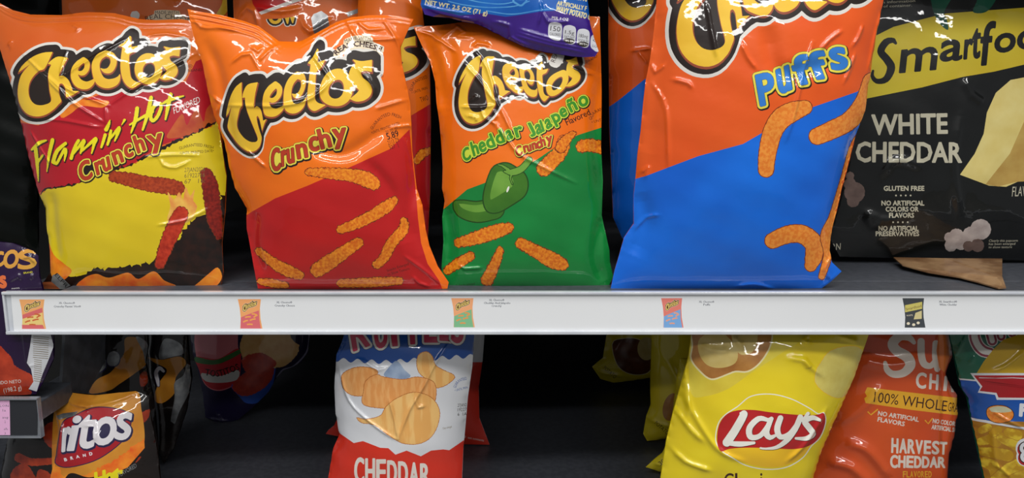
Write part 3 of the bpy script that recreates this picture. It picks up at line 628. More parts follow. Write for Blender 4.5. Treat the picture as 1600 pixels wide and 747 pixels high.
for p in ([(540, -60), (545, 10), (560, 70), (590, 120), (627, 146), (622, 100), (608, 60), (640, 0), (680, -60)], [(790, -60), (765, 10), (748, 58), (800, 62), (840, 30), (880, -60)]): B.fill(poly(k9(p)), film('leaf_dark_green', (16, 92, 66), (10, 66, 50)))
B.letters([('stroke', cat(k9([(372, 210, 7), (360, 196, 12), (325, 205, 17), (300, 250, 18), (330, 290, 19), (350, 330, 20), (325, 385, 16), (280, 395, 12), (258, 370, 9), (262, 345, 6)]), 3, False))], [(0, black_film, 0, 0, False)], 'brand_logo')
word(B, [('m', 392, 232, 572, 352, 6), ('a', 590, 196, 692, 296, 6), ('r', 705, 192, 746, 286, 4), ('t', 748, 142, 782, 282, 4), ('f', 788, 106, 856, 316, 4), ('o', 856, 164, 952, 252, 6), ('o', 966, 148, 1064, 236, 6), ('d', 1076, 60, 1166, 226, 6)], [(1.6, black_film, 0, 0, False)], 'brand_logo', f=k9, slant=0.2)
def boldline(B, t, x0, y0, x1, y1, h, off, m, part='flavor_lettering', res=0.5, **k):
    L = line(t, x0, y0, x1, y1, h, **k); B.letters([('poly', L)], [(off, m, 0, 0, False)], part, res)
boldline(B, 'WHITE', 1363, 210, 1480, 208, 30, 1.2, smw); boldline(B, 'CHEDDAR', 1338, 252.5, 1502, 253.5, 30, 1.2, smw)
for t, x0, x1, y, h in (('GLUTEN FREE', 1381, 1444, 298, 7.2), ('NO ARTIFICIAL', 1377.5, 1444, 321, 7.2), ('COLORS OR', 1384, 1435, 330.5, 7.2), ('FLAVORS', 1389.5, 1428, 340, 7.2), ('NO ARTIFICIAL', 1373, 1435, 360.5, 7.2), ('PRESERVATIVES', 1368.5, 1436, 368.7, 7)):
    boldline(B, t, x0, y, x1, y, h, 0.35, smw, part='claims_lettering', res=0.3)
for y, x0 in ((305.5, 1400), (347.3, 1395.5)):
    for q in range(4): B.fill(ell(x0 + q * 7.6, y, 1.4, 1.4, n=10), smw, 'claims_lettering')
chz = film('cheese_wedge_print', (232, 216, 142), (222, 200, 116), scale=30); chz2 = film('cheese_rind_print', (202, 170, 92), (186, 148, 74), scale=40)
B.fill(poly([(1720, 118), (1600, 121), (1579, 125), (1556, 145), (1542, 176), (1537, 209), (1523, 240), (1500, 273), (1545, 290), (1572, 292), (1590, 284), (1610, 283), (1720, 268)], False), chz, 'printed_cheese')
B.fill(poly([(1720, 150), (1640, 160), (1600, 190), (1578, 240), (1540, 288), (1560, 291.5), (1590, 284), (1610, 283), (1720, 268)], False), chz2, 'printed_cheese')
pcn = film('popcorn_print', (200, 188, 182), (164, 150, 146), scale=60); pcd = film('shaded_popcorn_print', (126, 104, 96), (96, 78, 72), scale=60)
def blobs(B, f, cs, m, part, edge=None): B.letters([('stroke', [(q[0], q[1], q[2]), (q[0] + 0.1, q[1], q[2])]) for q in f(cs)], ([(0.8, edge, 0, 0, True)] if edge else []) + [(0, m, 0, 0, False)], part, 0.7, 0.15, 0.35, 0.4)
blobs(B, k10, [(785, 400, 50), (740, 430, 44), (668, 430, 34), (632, 438, 24), (640, 478, 30), (690, 468, 32)], pcn, 'printed_popcorn'); blobs(B, k10, [(770, 478, 32), (725, 482, 26)], pcd, 'printed_popcorn')
blobs(B, k10, [(172, 220, 50), (150, 140, 20), (165, 262, 30), (150, 180, 30)], pcd, 'printed_popcorn#2')
for i, t in enumerate(('Clearly this popcorn', 'has been enlarged', 'to show texture')): B.fill(line(t, 1545 - i * 0.3, 378 + i * 5, (1590, 1586, 1581)[i], 377.6 + i * 5, 3.6, slant=0.2), smw)
B.fill(line('POPCORN', 1262, 394, 1313, 390, 10, slant=0.15), smw); B.fill(line('FLAVORED', 1581, 307, 1630, 305, 15, slant=0.12), smw); B.fill(line('nutrition information', 1350, 7, 1430, 3, 4), smw); B.fill(line('on back of container.', 1350, 13, 1425, 10, 4), smw)
for c in ([(1350, 330), (1374, 342), (1396, 344)], [(1506, 122), (1518, 148), (1538, 160)], [(1376, 280), (1390, 256), (1410, 250), (1440, 262)], [(1500, 180), (1490, 260), (1500, 340)], [(1352, 336), (1362, 352), (1380, 350)]): B.crease(c, 0.0022, 0.006)
B.fill(poly([(1396, 409), (1396, 404), (1570, 406), (1570, 410), (1480, 412)], False), smt, 'bottom_seal')
B.build(smt, smt); BAGS.append(B)
# its folded bottom seal lying forward on the shelf
br = mat('brown_foil_backing', (150, 118, 84), (112, 80, 52), scale=30, rough=0.4, bump=0.001, coat=0.2)
def on_z(x, y, z):
    d = rays([(x, y)])[0]; t = (z - CAM[2]) / d[2]; return CAM + t * d
FP = [(1396, 402, .010), (1480, 403.5, .014), (1566, 404, .014), (1566, 432, .012), (1572, 449, .004), (1560, 450, .003), (1530, 441, .004), (1500, 433, .005), (1450, 425, .006), (1410, 414, .008)]
V = [on_z(x, y, z) - B.O for x, y, z in FP]; n = len(V); V2 = V + [v - np.array([0, 0, 0.0015]) for v in V]
mesh_obj('bottom_seal', V2, [tuple(reversed(range(n))), tuple(range(n, 2 * n))] + [(i, (i + 1) % n, n + (i + 1) % n, n + i) for i in range(n)], [br], None, B.root, smooth=False)
# =================================================================== bags standing behind the front row
def back_bag(label, outline, Y0, H=0.03, **k):
    k.setdefault('lean', 4); return Bag(k.pop('name', 'snack_bag'), label, 'snack bag', outline, Y0, H=H, Hb=0.02, smooth_outline=False, spacing=0.004, loop_step=8, **k)
B = back_bag('orange bag behind the leftmost yellow-fronted bag, showing only a real cheese badge', [(96, -70), (352, -70), (356, 40), (350, 200), (340, 405), (120, 405), (100, 200)], 0.17)
B.wr = 0.0014
blobs(B, lambda q: q, [(211, 24, 7), (200, 60, 30), (240, 70, 30)], paper_w, 'brand_logo')
k11 = K(160, 0, 5.333)
B.fill(poly(k11([(365, 160), (400, 125), (430, 118), (432, 90), (520, 82), (640, 92), (650, 115), (700, 150), (760, 180), (740, 230), (380, 230)])), film('badge_cream', (232, 200, 140)), 'cheese_badge')
B.fill(line('MADE WITH', 242.5, 22, 279, 21.6, 5), dkbrown, 'cheese_badge'); B.fill(on_path('REAL CHEESE!', [(228, 33), (245, 29.5), (270, 30), (300, 34)], 7.5), dkbrown, 'cheese_badge')
B.fill(poly([(336, 26), (346, 8), (350, -6), (358, 8), (352, 22), (344, 26)], True), cream_y)
B.crease([(272, 0), (275, 4), (280, 3)], 0.001, 0.002)
B.build(orange_dk, back_or)
B = back_bag('nearly black bag at the upper left edge, behind the yellow-fronted bag', [(-60, -60), (92, -60), (92, 60), (60, 300), (60, 398), (-60, 398)], 0.24)
B.wr = 0.002; B.build(film('dark_green_film', (6, 12, 8), (4, 6, 5), coat=0.15), black_film)
B = back_bag('orange bag leaning behind the orange and red bag, a silver strip across its front', [(362, -66), (470, -70), (580, -68), (590, 20), (580, 200), (560, 408), (400, 408), (370, 160)], 0.12)
B.wr = 0.0014
B.fill(poly([(385, -40), (455, -40), (470, 2), (430, 16), (404, 20), (395, 6)], False), red)
B.fill(poly([(404, 19), (445, 4), (500, -14), (502, -10), (450, 8), (408, 23)], False), paper_w)
for ch, x0, x1 in (('o', 420, 440), ('w', 442, 462)): B.letters([('poly', box(ch, x0, 16, x1, 37, 6))], [(5.0, paper_w, 0, 0, True), (3.6, ink, 0, 0, True), (0.6, cream_y, 0, 0, False)], 'brand_logo')
B.fill(poly([(400, -10), (480, -30), (484, 22), (440, 29), (412, 30)], False), orange_dk)
B.fill(poly([(385, -40), (455, -40), (470, 2), (430, 16), (404, 20), (395, 6)], False), red)
B.fill(poly([(404, 19), (445, 4), (500, -14), (502, -10), (450, 8), (408, 23)], False), paper_w)
B.fill(poly([(486, 28), (490, 22), (502, 17), (512, 24), (516, 50), (498, 66), (490, 50)], False), silver, 'silver_strip')
B.fill(poly([(540, 20), (575, 8), (600, 0), (600, 6), (575, 14), (544, 26)], False), silver, 'silver_strip')
for c in ([(372, 30), (386, 12), (398, 18), (404, 42)], [(395, 10), (440, 18), (470, 12)], [(470, 30), (484, 50), (520, 30)]): B.crease(c, 0.002, 0.003)
B.build(orange_dk, back_or)
B = back_bag('shaded orange and red bag seen as a sliver left of the green pepper bag', [(560, -50), (640, -52), (658, 0), (664, 50), (672, 100), (673, 200), (672, 300), (668, 380), (660, 425), (570, 425), (560, 200)], 0.085, H=0.025)
B.wr = 0.001
logo(B, dict(sr=(649, 56), sb=(634, 112), sl=(617, 60), o=(590, 104), ob=(592, 130), ot=(596, 74)))
B.fill(poly([(550, 214), (640, 182), (690, 152), (690, 440), (550, 440)], False), red)
B.fill(on_path('GUARANTEED', [(644, 143), (650, 130), (668, 122)], 5), dkbrown); B.fill(line('• UNTIL PRIN', 644, 147, 668, 139, 4), dkbrown); B.fill(line('TWO', 658, 160, 670, 156, 8), dkbrown)
B.snack([(652, 250, 6), (660, 240, 7), (670, 236, 6)], cheese, edge_br)
B.build(orange, back_or)
B = back_bag('shaded orange and blue bag seen as a sliver behind the large orange and blue one', [(950, -62), (1062, -64), (1066, 100), (1050, 396), (1000, 396), (972, 372), (958, 340), (952, 200)], 0.13, H=0.03)
B.wr = 0.001
B.fill(poly([(930, 182), (966, 157), (1007, 124), (1080, 84), (1080, 420), (930, 420)], False), blue)
logo(B, dict(clb=(962, 12), cbot=(985, 32), cnt=(1010, 4), barb=(952, -40), ctip=(1000, -84), hft=(1035, -30)))
for c in ([(985, 80), (1016, 76)], [(998, 82), (1012, 100)]): B.crease(c, 0.0015, 0.002)
B.build(orange_red, back_or)
# small wavy chip bag lying over the top of bag 3
k12 = K(640, 0, 5.333)
B = Bag('chip_bag', 'small blue and purple wavy potato chip bag lying across the top of the pepper bag', 'snack bag',
        k12([(70, -300), (700, -320), (1470, -300), (1480, 0), (1492, 80), (1502, 200), (1540, 330), (1575, 425), (1545, 472), (1450, 476), (1350, 470), (1240, 452), (1150, 440), (1050, 418), (950, 390), (870, 350), (800, 320), (740, 285), (700, 270), (640, 235), (560, 200), (440, 180), (330, 150), (200, 140), (125, 120), (92, 40), (98, 0)]),
        Y0=0.012, lean=6, H=0.016, Hb=0.006, base_z=0.0, smooth_outline=False)
B.wr = 0.0016
purple = film('purple_film', (66, 34, 140), (52, 24, 116)); wblue = film('bright_blue_film', (18, 104, 190), (14, 82, 170), scale=25); lblue = film('pale_blue_wave', (96, 170, 220), (60, 130, 200), scale=40); crm = film('cream_ink', (226, 214, 160))
B.fill(poly(k12([(50, 60), (200, 80), (420, 130), (620, 110), (800, 140), (900, 128), (1090, 96), (1230, 88), (1520, 160), (1640, 520), (50, 520)]), False), purple)
for p in ([(320, 10), (450, 40), (650, 62), (870, 52), (1000, 8)], [(430, -20), (600, 20), (800, 30), (1000, -30)], [(640, 90), (850, 118), (1060, 88), (1200, 70)]): B.fill(band(cat(k12(p), 4, False), 1.6), lblue)
B.letters([('stroke', k12([(880, 5, 24), (925, 20, 34), (960, 5, 22)]))], [(0, lblue, 0, 0, True), (-3, wblue, 0, 0, True)], 'printed_splash')
boldline(B, 'NET WT. 2.5 OZ (71 g)', 664, 6, 761, 24, 6.6, 0.3, crm, 'weight_lettering', 0.35)
boldline(B, 'NATURALLY AND', 873, -6, 925, 4, 6.5, 0.3, crm, 'lettering', 0.35); boldline(B, 'ARTIFICIALLY F', 870, 7.5, 916, 16.5, 6.6, 0.3, crm, 'lettering', 0.35); boldline(B, 'WAVY POTATO C', 868, 17, 922, 31, 8.6, 0.5, crm, 'lettering', 0.4)
B.fill(line('PER 1 OZ', 862, 30, 888, 33, 4.6), pure, 'lettering')
for (x0, y0, x1, y1, a, b_, c_) in ((1155, 185, 1270, 338, '150', 'CALORIES', None), (1278, 210, 1386, 368, '1.5g', 'SAT FAT', '8% DV'), (1394, 240, 1500, 395, '180mg', 'SODIUM', '8% DV'), (1508, 285, 1600, 430, '<1g', 'SUGARS', None)):
    q = k12([(x0 + 6, y0 + 20), (x0 + 40, y0), (x1 - 25, y0 + 6), (x1, y0 + 35), (x1 - 8, y1 - 15), (x1 - 40, y1 + 2), (x0 + 25, y1 - 14), (x0, y1 - 45)]); B.fill(poly(q, True, 2), white_film, 'nutrition_badge')
    X0, Y0_, X1, Y1 = 640 + x0 / 5.333, y0 / 5.333, 640 + x1 / 5.333, y1 / 5.333; w_ = X1 - X0
    B.fill(line(a, X0 + 3, Y0_ + 13, X1 - 3, Y0_ + 15, 7.5 if len(a) == 3 else 5.5), ink, 'nutrition_badge'); B.fill(line(b_, X0 + 2, Y0_ + 20, X1 - 2.5, Y0_ + 22, 4), ink, 'nutrition_badge')
    if c_: B.fill(poly([(X0 + 1, Y1 - 8), (X0 + w_ / 2, Y1 - 9), (X1 - 1.5, Y1 - 6), (X1 - 3, Y1 - 2.5), (X0 + w_ / 2, Y1 - 0.5), (X0 + 2, Y1 - 4)], True, 2), ink, 'nutrition_badge'); B.fill(line(c_, X0 + 4, Y1 - 4, X1 - 3, Y1 - 2.6, 3), pure, 'nutrition_badge')
B.fill(poly([(676, 26), (688, 22), (740, 34), (742, 42), (700, 38), (684, 36)], False), film('seal_brown', (120, 70, 66), (90, 44, 50)), 'torn_seal')
for x in range(7): B.fill(band([(679 + 2.2 * x, 27 + 0.6 * x), (685 + 2.2 * x, 36 + 0.4 * x)], 0.8), silver, 'torn_seal')
for c in ([(668, 14), (700, 24), (740, 30)], [(770, 34), (796, 40), (798, 58), (826, 72)], [(846, 18), (856, 34), (888, 34)], [(812, 46), (860, 60), (920, 72)], [(810, 51), (858, 65), (916, 77)], [(806, 56), (856, 70), (912, 82)], [(660, 8), (690, 16), (730, 22)], [(844, 0), (846, 14), (840, 40)], [(700, 30), (730, 38), (770, 50)]): B.crease(c, 0.0013, 0.0019)
B.build(wblue, purple)
# =================================================================== lower shelf
LZ = -0.335
def low(label, outline, Y0, name='chip_bag', cat_='snack bag', H=0.03, **k):
    k.setdefault('lean', 3); k.setdefault('spacing', 0.0034)
    return Bag(name, label, cat_, outline, Y0, base_z=k.pop('bz', LZ), H=H, Hb=0.014, smooth_outline=False, loop_step=6, **k)
# ---- cheddar & sour cream ridged chips
k = K(280, 510, 3.152)
B = low('white, blue and red ridged chip bag reading Cheddar, front of the pair under the rail', [(548, 493), (735, 493), (741, 523), (738, 573), (731, 621), (727, 669), (724, 700), (722, 747), (722, 815), (506, 815), (513, 747), (521, 700), (531, 678), (525, 646), (523, 605), (526, 554), (534, 535)], 0.055, H=0.036)
B.wr = 0.0008
rb = film('deep_blue_film', (38, 92, 172), (26, 72, 150)); rr = film('bright_red_film', (218, 54, 34), (206, 44, 28)); pk = film('name_red', (206, 60, 92)); chip = film('ridged_chip_print', (236, 172, 104), (228, 154, 84), scale=220, stretch=(1, 1, 0.12), lo=0.42, hi=0.58)
chip2 = film('big_ridged_chip_print', (240, 192, 118), (232, 172, 96), scale=110, stretch=(1, 1, 0.15), lo=0.44, hi=0.56); cedge = film('chip_edge_print', (184, 104, 44)); dip = film('dip_print', (168, 186, 210), (132, 152, 184), scale=60)
def zig(x0, x1, ys, y_end, m, amp, per):
    n = int((x1 - x0) / per) + 1; P = [(x0 + i * per, np.interp(x0 + i * per, [a for a, _ in ys], [b for _, b in ys]) + (amp if i % 2 else -amp)) for i in range(n + 1)]
    B.fill([cat(P + [(x1 + 20, y_end), (x0 - 20, y_end)], 4)], m) if False else B.fill([np.vstack([cat(P, 3, False), np.array([(P[-1][0], y_end), (x0, y_end)])])], m)
zig(515, 760, [(520, 562), (600, 566), (680, 560), (745, 556)], 480, rb, 3.4, 11.0)
P_ = K(280, 510, 3.152)([(770, 520), (795, 530), (860, 575), (905, 565), (990, 598), (1030, 600), (1065, 632), (1120, 612), (1190, 640), (1240, 612), (1300, 606), (1330, 610), (1400, 562), (1440, 560), (1440, 980), (700, 980), (700, 600)]); B.fill([lin_pts(P_, 5)], rr)
for ch, x0, x1, y1, rot in (('R', 545, 577, 548, 14), ('U', 584, 604, 543, 10), ('F', 610, 634, 540, 6), ('F', 640, 660, 537, 4), ('L', 664, 684, 534, 0), ('E', 688, 706, 532, -2), ('S', 706, 724, 535, -6)):
    B.letters([('poly', box(ch, x0, y1 - 50, x1, y1, rot))], [(5.4, ink, 0, 0, True), (4.8, paper_w, 0, 0, True), (1.6, pk, 0, 0, False)], 'brand_logo', 0.9)
B.letters([('poly', [cat(k([(1010, 245), (1030, 205), (1065, 170), (1085, 180), (1110, 215), (1140, 245), (1100, 262)]), 3)])], [(0, dip, 0, 0, True)], 'printed_dip')
for q, m, o in (([(805, 235), (850, 208), (910, 200), (975, 218), (965, 260), (930, 300), (905, 340), (850, 338), (812, 310), (800, 270)], chip, 1), ([(1180, 140), (1215, 125), (1245, 145), (1262, 190), (1300, 215), (1352, 240), (1350, 262), (1300, 296), (1250, 300), (1215, 260), (1180, 225), (1170, 180)], chip2, 1),
             ([(920, 268), (970, 238), (1010, 250), (1100, 262), (1180, 250), (1258, 282), (1252, 380), (1160, 400), (1060, 400), (985, 402), (905, 382), (908, 320)], chip, 1), ([(875, 450), (920, 458), (990, 440), (1020, 395), (1080, 350), (1160, 325), (1240, 350), (1280, 410), (1275, 480), (1240, 545), (1180, 578), (1100, 575), (1030, 535), (960, 485), (900, 475)], chip2, 1)):
    B.letters([('poly', [cat(k(q), 3)])], [(0.7, cedge, 0, 0, True), (-0.2, m, 0, 0, True)], 'printed_chip#%d' % (len(B.layers)), 0.8, 0.15, 0.3, 0.6)
cw = film('flavor_white', (232, 224, 214))
word(B, [(c, 865 + i * 54, 650 + i * 5 - 2, 908 + i * 54, 770 + i * 3, 0) for i, c in enumerate('CHEDDAR')], [(1.1, cw, 0, 0, False)], 'flavor_lettering', f=k)
word(B, [(c, 860 + i * 24, 790, 878 + i * 24, 850, 0) for i, c in enumerate('& SOUR CREAM') if c != ' '], [(0.6, cw, 0, 0, False)], 'flavor_lettering', f=k)
B.fill(on_path('GUARANTEED', k([(1362, 305), (1380, 275), (1418, 262)]), 4.5), rb); B.fill(line('• UNTIL PRIN', 711, 612, 731, 607, 3.6), rb)
for i, t in enumerate(('27JAN2', '19227', '6  1A')): B.fill(line(t, 715, 636 + 7 * i, 729, 635 + 7 * i, 5, slant=.1), ink)
B.fill(line('Chips enlarged', 692, 671, 706, 668, 3), grey_ink)
for c in ([(530, 574), (546, 626), (580, 660), (614, 684), (622, 686)], [(622, 686), (618, 660), (608, 622)], [(622, 686), (640, 640), (664, 600), (680, 568), (706, 530)], [(556, 560), (570, 564), (590, 578), (604, 575)], [(648, 622), (654, 636), (664, 634)]): B.crease(c, 0.0016, 0.0022)
B.build(white_film, white_film)
B = low('red and white ridged chip bag standing deeper, mostly hidden by the Cheddar bag', [(560, 470), (757, 470), (757, 523), (754, 564), (748, 605), (749, 653), (765, 695), (720, 694), (640, 692), (560, 688), (509, 678), (513, 672), (522, 665), (534, 640), (540, 560)], 0.30, H=0.03)
B.fill(poly([(500, 566), (780, 566), (780, 720), (500, 720)], False), rr); B.fill(line('©  net contents', 724, 684, 756, 690, 3.4), pure); B.build(white_film, white_film)
# ---- classic potato chips
k = K(1000, 510, 3.153)
ly = film('chip_yellow', (236, 216, 40), (224, 196, 28)); lyd = film('pale_chip_print', (222, 208, 112), (212, 192, 92), scale=60); lred = film('flag_red', (190, 36, 38), (168, 28, 34)); lwh = film('flag_white', (238, 236, 226)); lgold = film('flag_gold', (242, 196, 40), (236, 180, 32)); potato = film('potato_print', (192, 136, 66), (162, 104, 44), scale=50); potf = film('potato_flesh_print', (222, 200, 128), (206, 178, 96), scale=40); lin_ = film('potato_outline', (238, 226, 170))
B = low('large yellow chip bag with a red ribbon emblem, nearest of the yellow bags', [(1083, 492), (1364, 492), (1358, 521), (1349, 545), (1333, 592), (1301, 662), (1279, 713), (1270, 747), (1258, 812), (1018, 812), (1032, 747), (1041, 688), (1051, 646), (1068, 586), (1076, 555)], 0.03, H=0.04)
B.wr = 0.001
B.fill(poly(k([(245, 40), (240, 190), (255, 335), (320, 345), (430, 310), (540, 235), (700, 130), (800, 60), (850, -60), (250, -60)])), film('pale_yellow_slice', (226, 208, 70), (212, 188, 56), scale=30), 'printed_potato')
B.letters([('poly', [cat(k([(258, 100), (252, 160), (290, 215), (350, 260), (420, 240), (470, 222), (530, 222), (590, 180), (640, 100), (650, 20), (620, -60), (280, -60)]), 4)])], [(1.5, lin_, 0, 0, True), (-1.0, potato, 0, 0, True)], 'printed_potato')
B.letters([('poly', [cat(k([(295, 60), (290, 130), (330, 190), (400, 205), (470, 180), (480, 120), (440, 60), (380, 20)]), 4)]), ('poly', [cat(k([(450, 10), (460, 90), (500, 140), (560, 120), (580, 50), (570, -40), (470, -50)]), 4)])], [(0, potf, 0, 0, False)], 'printed_potato')
B.letters([('poly', [cat(k([(895, 170), (930, 125), (1000, 100), (1080, 105), (1120, 180), (1100, 280), (1010, 345), (960, 352), (900, 320), (862, 275), (868, 215)]), 4)])], [(0.5, lgold, 0, 0, True), (-0.4, lyd, 0, 0, True)], 'printed_chip', wob=0.3)
B.letters([('poly', [cat(k([(400, 612), (372, 560), (385, 480), (420, 435), (480, 395), (545, 345), (640, 333), (740, 355), (830, 400), (880, 432), (905, 424), (916, 470), (890, 545), (845, 590), (800, 650), (720, 695), (620, 705), (520, 685), (450, 645)]), 4)])], [(0.6, lwh, 0, 0, True), (-0.9, ly, 0, 0, True)], 'brand_logo')
B.fill(poly(k([(405, 612), (440, 603), (520, 598), (640, 600), (760, 606), (836, 588), (800, 640), (720, 685), (620, 695), (520, 675), (450, 640)])), lgold, 'brand_logo')
B.fill(poly(k([(398, 616), (380, 570), (388, 490), (425, 435), (480, 414), (560, 412), (650, 424), (780, 436), (870, 436), (904, 427), (913, 470), (888, 540), (840, 585), (760, 605), (640, 600), (520, 598), (440, 604)]), True, 3), lred, 'brand_logo')
B.letters([('stroke', cat(k(q), 3, False)) for q in ([(496, 428, 5), (512, 432, 17), (470, 510, 19), (428, 572, 20)], [(420, 574, 8), (490, 580, 12), (562, 574, 6)], [(632, 462, 8), (585, 455, 12), (540, 500, 14), (545, 545, 13), (590, 540, 11), (632, 490, 12), (640, 460, 10)], [(648, 455, 9), (622, 520, 14), (640, 548, 11), (672, 535, 5)],
     [(692, 452, 13), (676, 505, 14), (692, 545, 12), (735, 530, 10), (775, 480, 9)], [(790, 448, 13), (765, 505, 13), (725, 560, 12), (675, 595, 8), (620, 603, 4), (594, 600, 4)], [(828, 430, 8), (808, 452, 4)], [(886, 462, 6), (850, 450, 11), (812, 468, 13), (835, 502, 14), (852, 530, 13), (820, 552, 10), (768, 552, 5)])], [(0.7, ink, 0.4, 0.5, False), (0.35, lwh, 0, 0, False)], 'brand_logo', 0.5)
word(B, [(c, 415 + dx, 724 + dy * 1.5, 415 + dx + w_, 796, 0) for c, dx, dy, w_ in (('C', 0, 0, 46), ('l', 54, 0, 10), ('a', 74, 22, 30), ('s', 112, 22, 26), ('s', 144, 22, 26), ('i', 178, 0, 9), ('c', 194, 22, 28))], [(0.3, dkbrown, 0, 0, False)], 'flavor_lettering', f=k)
for c in ([(1148, 524), (1153, 534), (1158, 541)], [(1094, 540), (1110, 546), (1128, 548), (1138, 546)], [(1230, 560), (1252, 562), (1268, 574), (1286, 588)], [(1256, 558), (1264, 576)], [(1310, 524), (1340, 534)], [(1056, 640), (1080, 672), (1100, 690)], [(1050, 700), (1070, 720), (1110, 735)], [(1064, 600), (1080, 640), (1120, 700), (1160, 720)], [(1290, 640), (1260, 690), (1230, 720)], [(1060, 560), (1075, 620), (1072, 660)], [(1262, 520), (1256, 530), (1262, 538)]): B.crease(c, 0.0022, 0.0036)
B.build(ly, ly)
def lays_back(label, outline, Y0, extra):
    B = low(label, outline, Y0, H=0.028, spacing=0.005); B.wr = 0.0016
    extra(B); B.build(ly, ly)
lays_back('yellow chip bag half hidden behind the left side of the red ribbon emblem bag', [(1018, 470), (1108, 470), (1110, 600), (1100, 688), (1040, 685), (1011, 689), (1005, 678), (1010, 650), (1017, 633), (1016, 600), (1018, 540)], 0.30,
          lambda B: (B.fill(ell(1049, 636, 13, 22, 15), potato, 'printed_potato'), B.fill(line("POTATO", 1022, 662, 1042, 680, 6), dkbrown), B.crease([(1012, 652), (1030, 662), (1060, 668)], 0.002, 0.004), B.crease([(1040, 560), (1060, 600), (1050, 640)], 0.003, 0.006)))
lays_back('yellow chip bag of which just a lower corner pokes out left of the emblem bag', [(1062, 560), (1120, 560), (1120, 736), (1036, 738), (1009, 730), (1022, 718), (1035, 708), (1046, 684)], 0.19,
          lambda B: (B.fill(line('30', 1032, 728, 1040, 722, 7), dkbrown), B.crease([(1020, 722), (1034, 726), (1040, 734)], 0.002, 0.004)))
lays_back('yellow chip bag deepest on the lower shelf, dark potato printed near its base', [(948, 450), (1060, 450), (1062, 590), (1016, 590), (990, 594), (959, 598), (938, 592), (925, 573), (942, 559), (948, 521)], 0.565,
          lambda B: (B.letters([('poly', [cat([(957, 538), (970, 530), (1000, 532), (1020, 560), (1012, 582), (985, 584), (965, 570)], 4)])], [(1.2, lin_, 0, 0, True), (0, film('dark_potato_print', (120, 66, 34), (90, 48, 26), scale=50), 0, 0, True)], 'printed_potato'), B.fill(line('POTATO', 942, 576, 960, 592, 6), dkbrown), B.fill(ell(1010, 545, 14, 18), potf, 'printed_potato'), B.crease([(926, 574), (940, 582), (975, 588)], 0.002, 0.004)))
# ---- multigrain
k = K(1260, 510, 3.153)
so = film('burnt_orange_film', (214, 88, 36), (200, 70, 28)); sol = film('light_orange_fold', (226, 128, 60), (214, 110, 46)); sband = film('grain_band_yellow', (236, 176, 46), (228, 162, 38)); swh = film('grain_white', (228, 214, 200))
B = low('orange multigrain chip bag with a yellow 100% whole grain band', [(1330, 492), (1484, 492), (1486, 521), (1487, 557), (1476, 583), (1484, 602), (1495, 617), (1495, 646), (1487, 694), (1480, 713), (1480, 747), (1482, 800), (1250, 800), (1262, 747), (1300, 660), (1320, 560)], 0.085, H=0.034)
B.wr = 0.0011
B.letters([('stroke', cat(k([(530, 80, 10), (505, 55, 17), (460, 50, 22), (425, 85, 25), (445, 120, 25), (495, 150, 26), (512, 190, 25), (480, 228, 20), (430, 236, 17), (398, 215, 15), (388, 180, 10)]), 3, False)), ('stroke', cat(k([(565, 75, 18), (566, 140, 18), (580, 185, 17), (612, 195, 14), (636, 170, 14)]), 3, False)), ('stroke', cat(k([(638, 85, 17), (636, 150, 17), (645, 210, 15)]), 3, False))], [(0, swh, 0, 0, False)], 'brand_logo')
word(B, [('C', 542, 230, 590, 305, -5), ('H', 606, 235, 650, 312, -5), ('I', 676, 248, 696, 316, -5), ('P', 716, 252, 756, 322, -5)], [(0.9, swh, 0, 0, False)], 'brand_logo', f=k)
B.fill(poly(k([(640, -60), (720, -60), (705, 60), (714, 130), (680, 228), (655, 205), (640, 120), (650, 60)]), False), sol, 'side_fold')
B.fill(poly(k([(300, 300), (420, 315), (740, 352), (820, 360), (820, 446), (740, 438), (520, 412), (292, 378), (285, 355), (298, 345), (288, 325)]), False), sband, 'grain_band')
B.fill(line('100% WHOLE', *k([(330, 372), (690, 418)])[0], *k([(330, 372), (690, 418)])[1], 16), dkbrown, 'grain_band'); B.fill(line('GRAIN', *k([(696, 418)])[0], *k([(770, 426)])[0], 14), dkbrown, 'grain_band')
for a, x0, y0, x1, y1 in (('NO ARTIFICIAL', 352, 438, 552, 470), ('FLAVORS', 350, 468, 482, 492), ('NO COLORS FROM', 622, 476, 800, 500), ('ARTIFICIAL SOURCES', 616, 506, 800, 530)): p = k([(x0, y0), (x1, y1)]); boldline(B, a, *p[0], *p[1], 6.8, 0.3, swh, res=0.35)
for q in ([(302, 420), (318, 436), (352, 408)], [(584, 462), (600, 480), (622, 452)]): B.fill(band(k(q), 2), sband)
word(B, [(c, 420 + i * 40, 552 + i * 3, 452 + i * 40, 624 + i * 1, -3) for i, c in enumerate('HARVEST')] + [(c, 415 + i * 39, 636 + i * 1.5, 448 + i * 39, 696, -3) for i, c in enumerate('CHEDDAR')], [(0.9, swh, 0, 0, False)], 'flavor_lettering', f=k)
word(B, [(c, 476 + i * 18, 714, 490 + i * 18, 744, 0) for i, c in enumerate('FLAVORED')], [(0.25, sband, 0, 0, False)], 'flavor_lettering', f=k, res=0.35)
for c in ([(1320, 690), (1350, 700), (1370, 720), (1390, 747)], [(1300, 660), (1340, 640), (1380, 600)], [(1290, 720), (1330, 730), (1360, 760)], [(1340, 560), (1390, 570), (1440, 560)]): B.crease(c, 0.0034, 0.007)
B.crease([(1468, 520), (1470, 560), (1476, 640), (1474, 700)], -0.003, 0.005)
B.build(so, so)
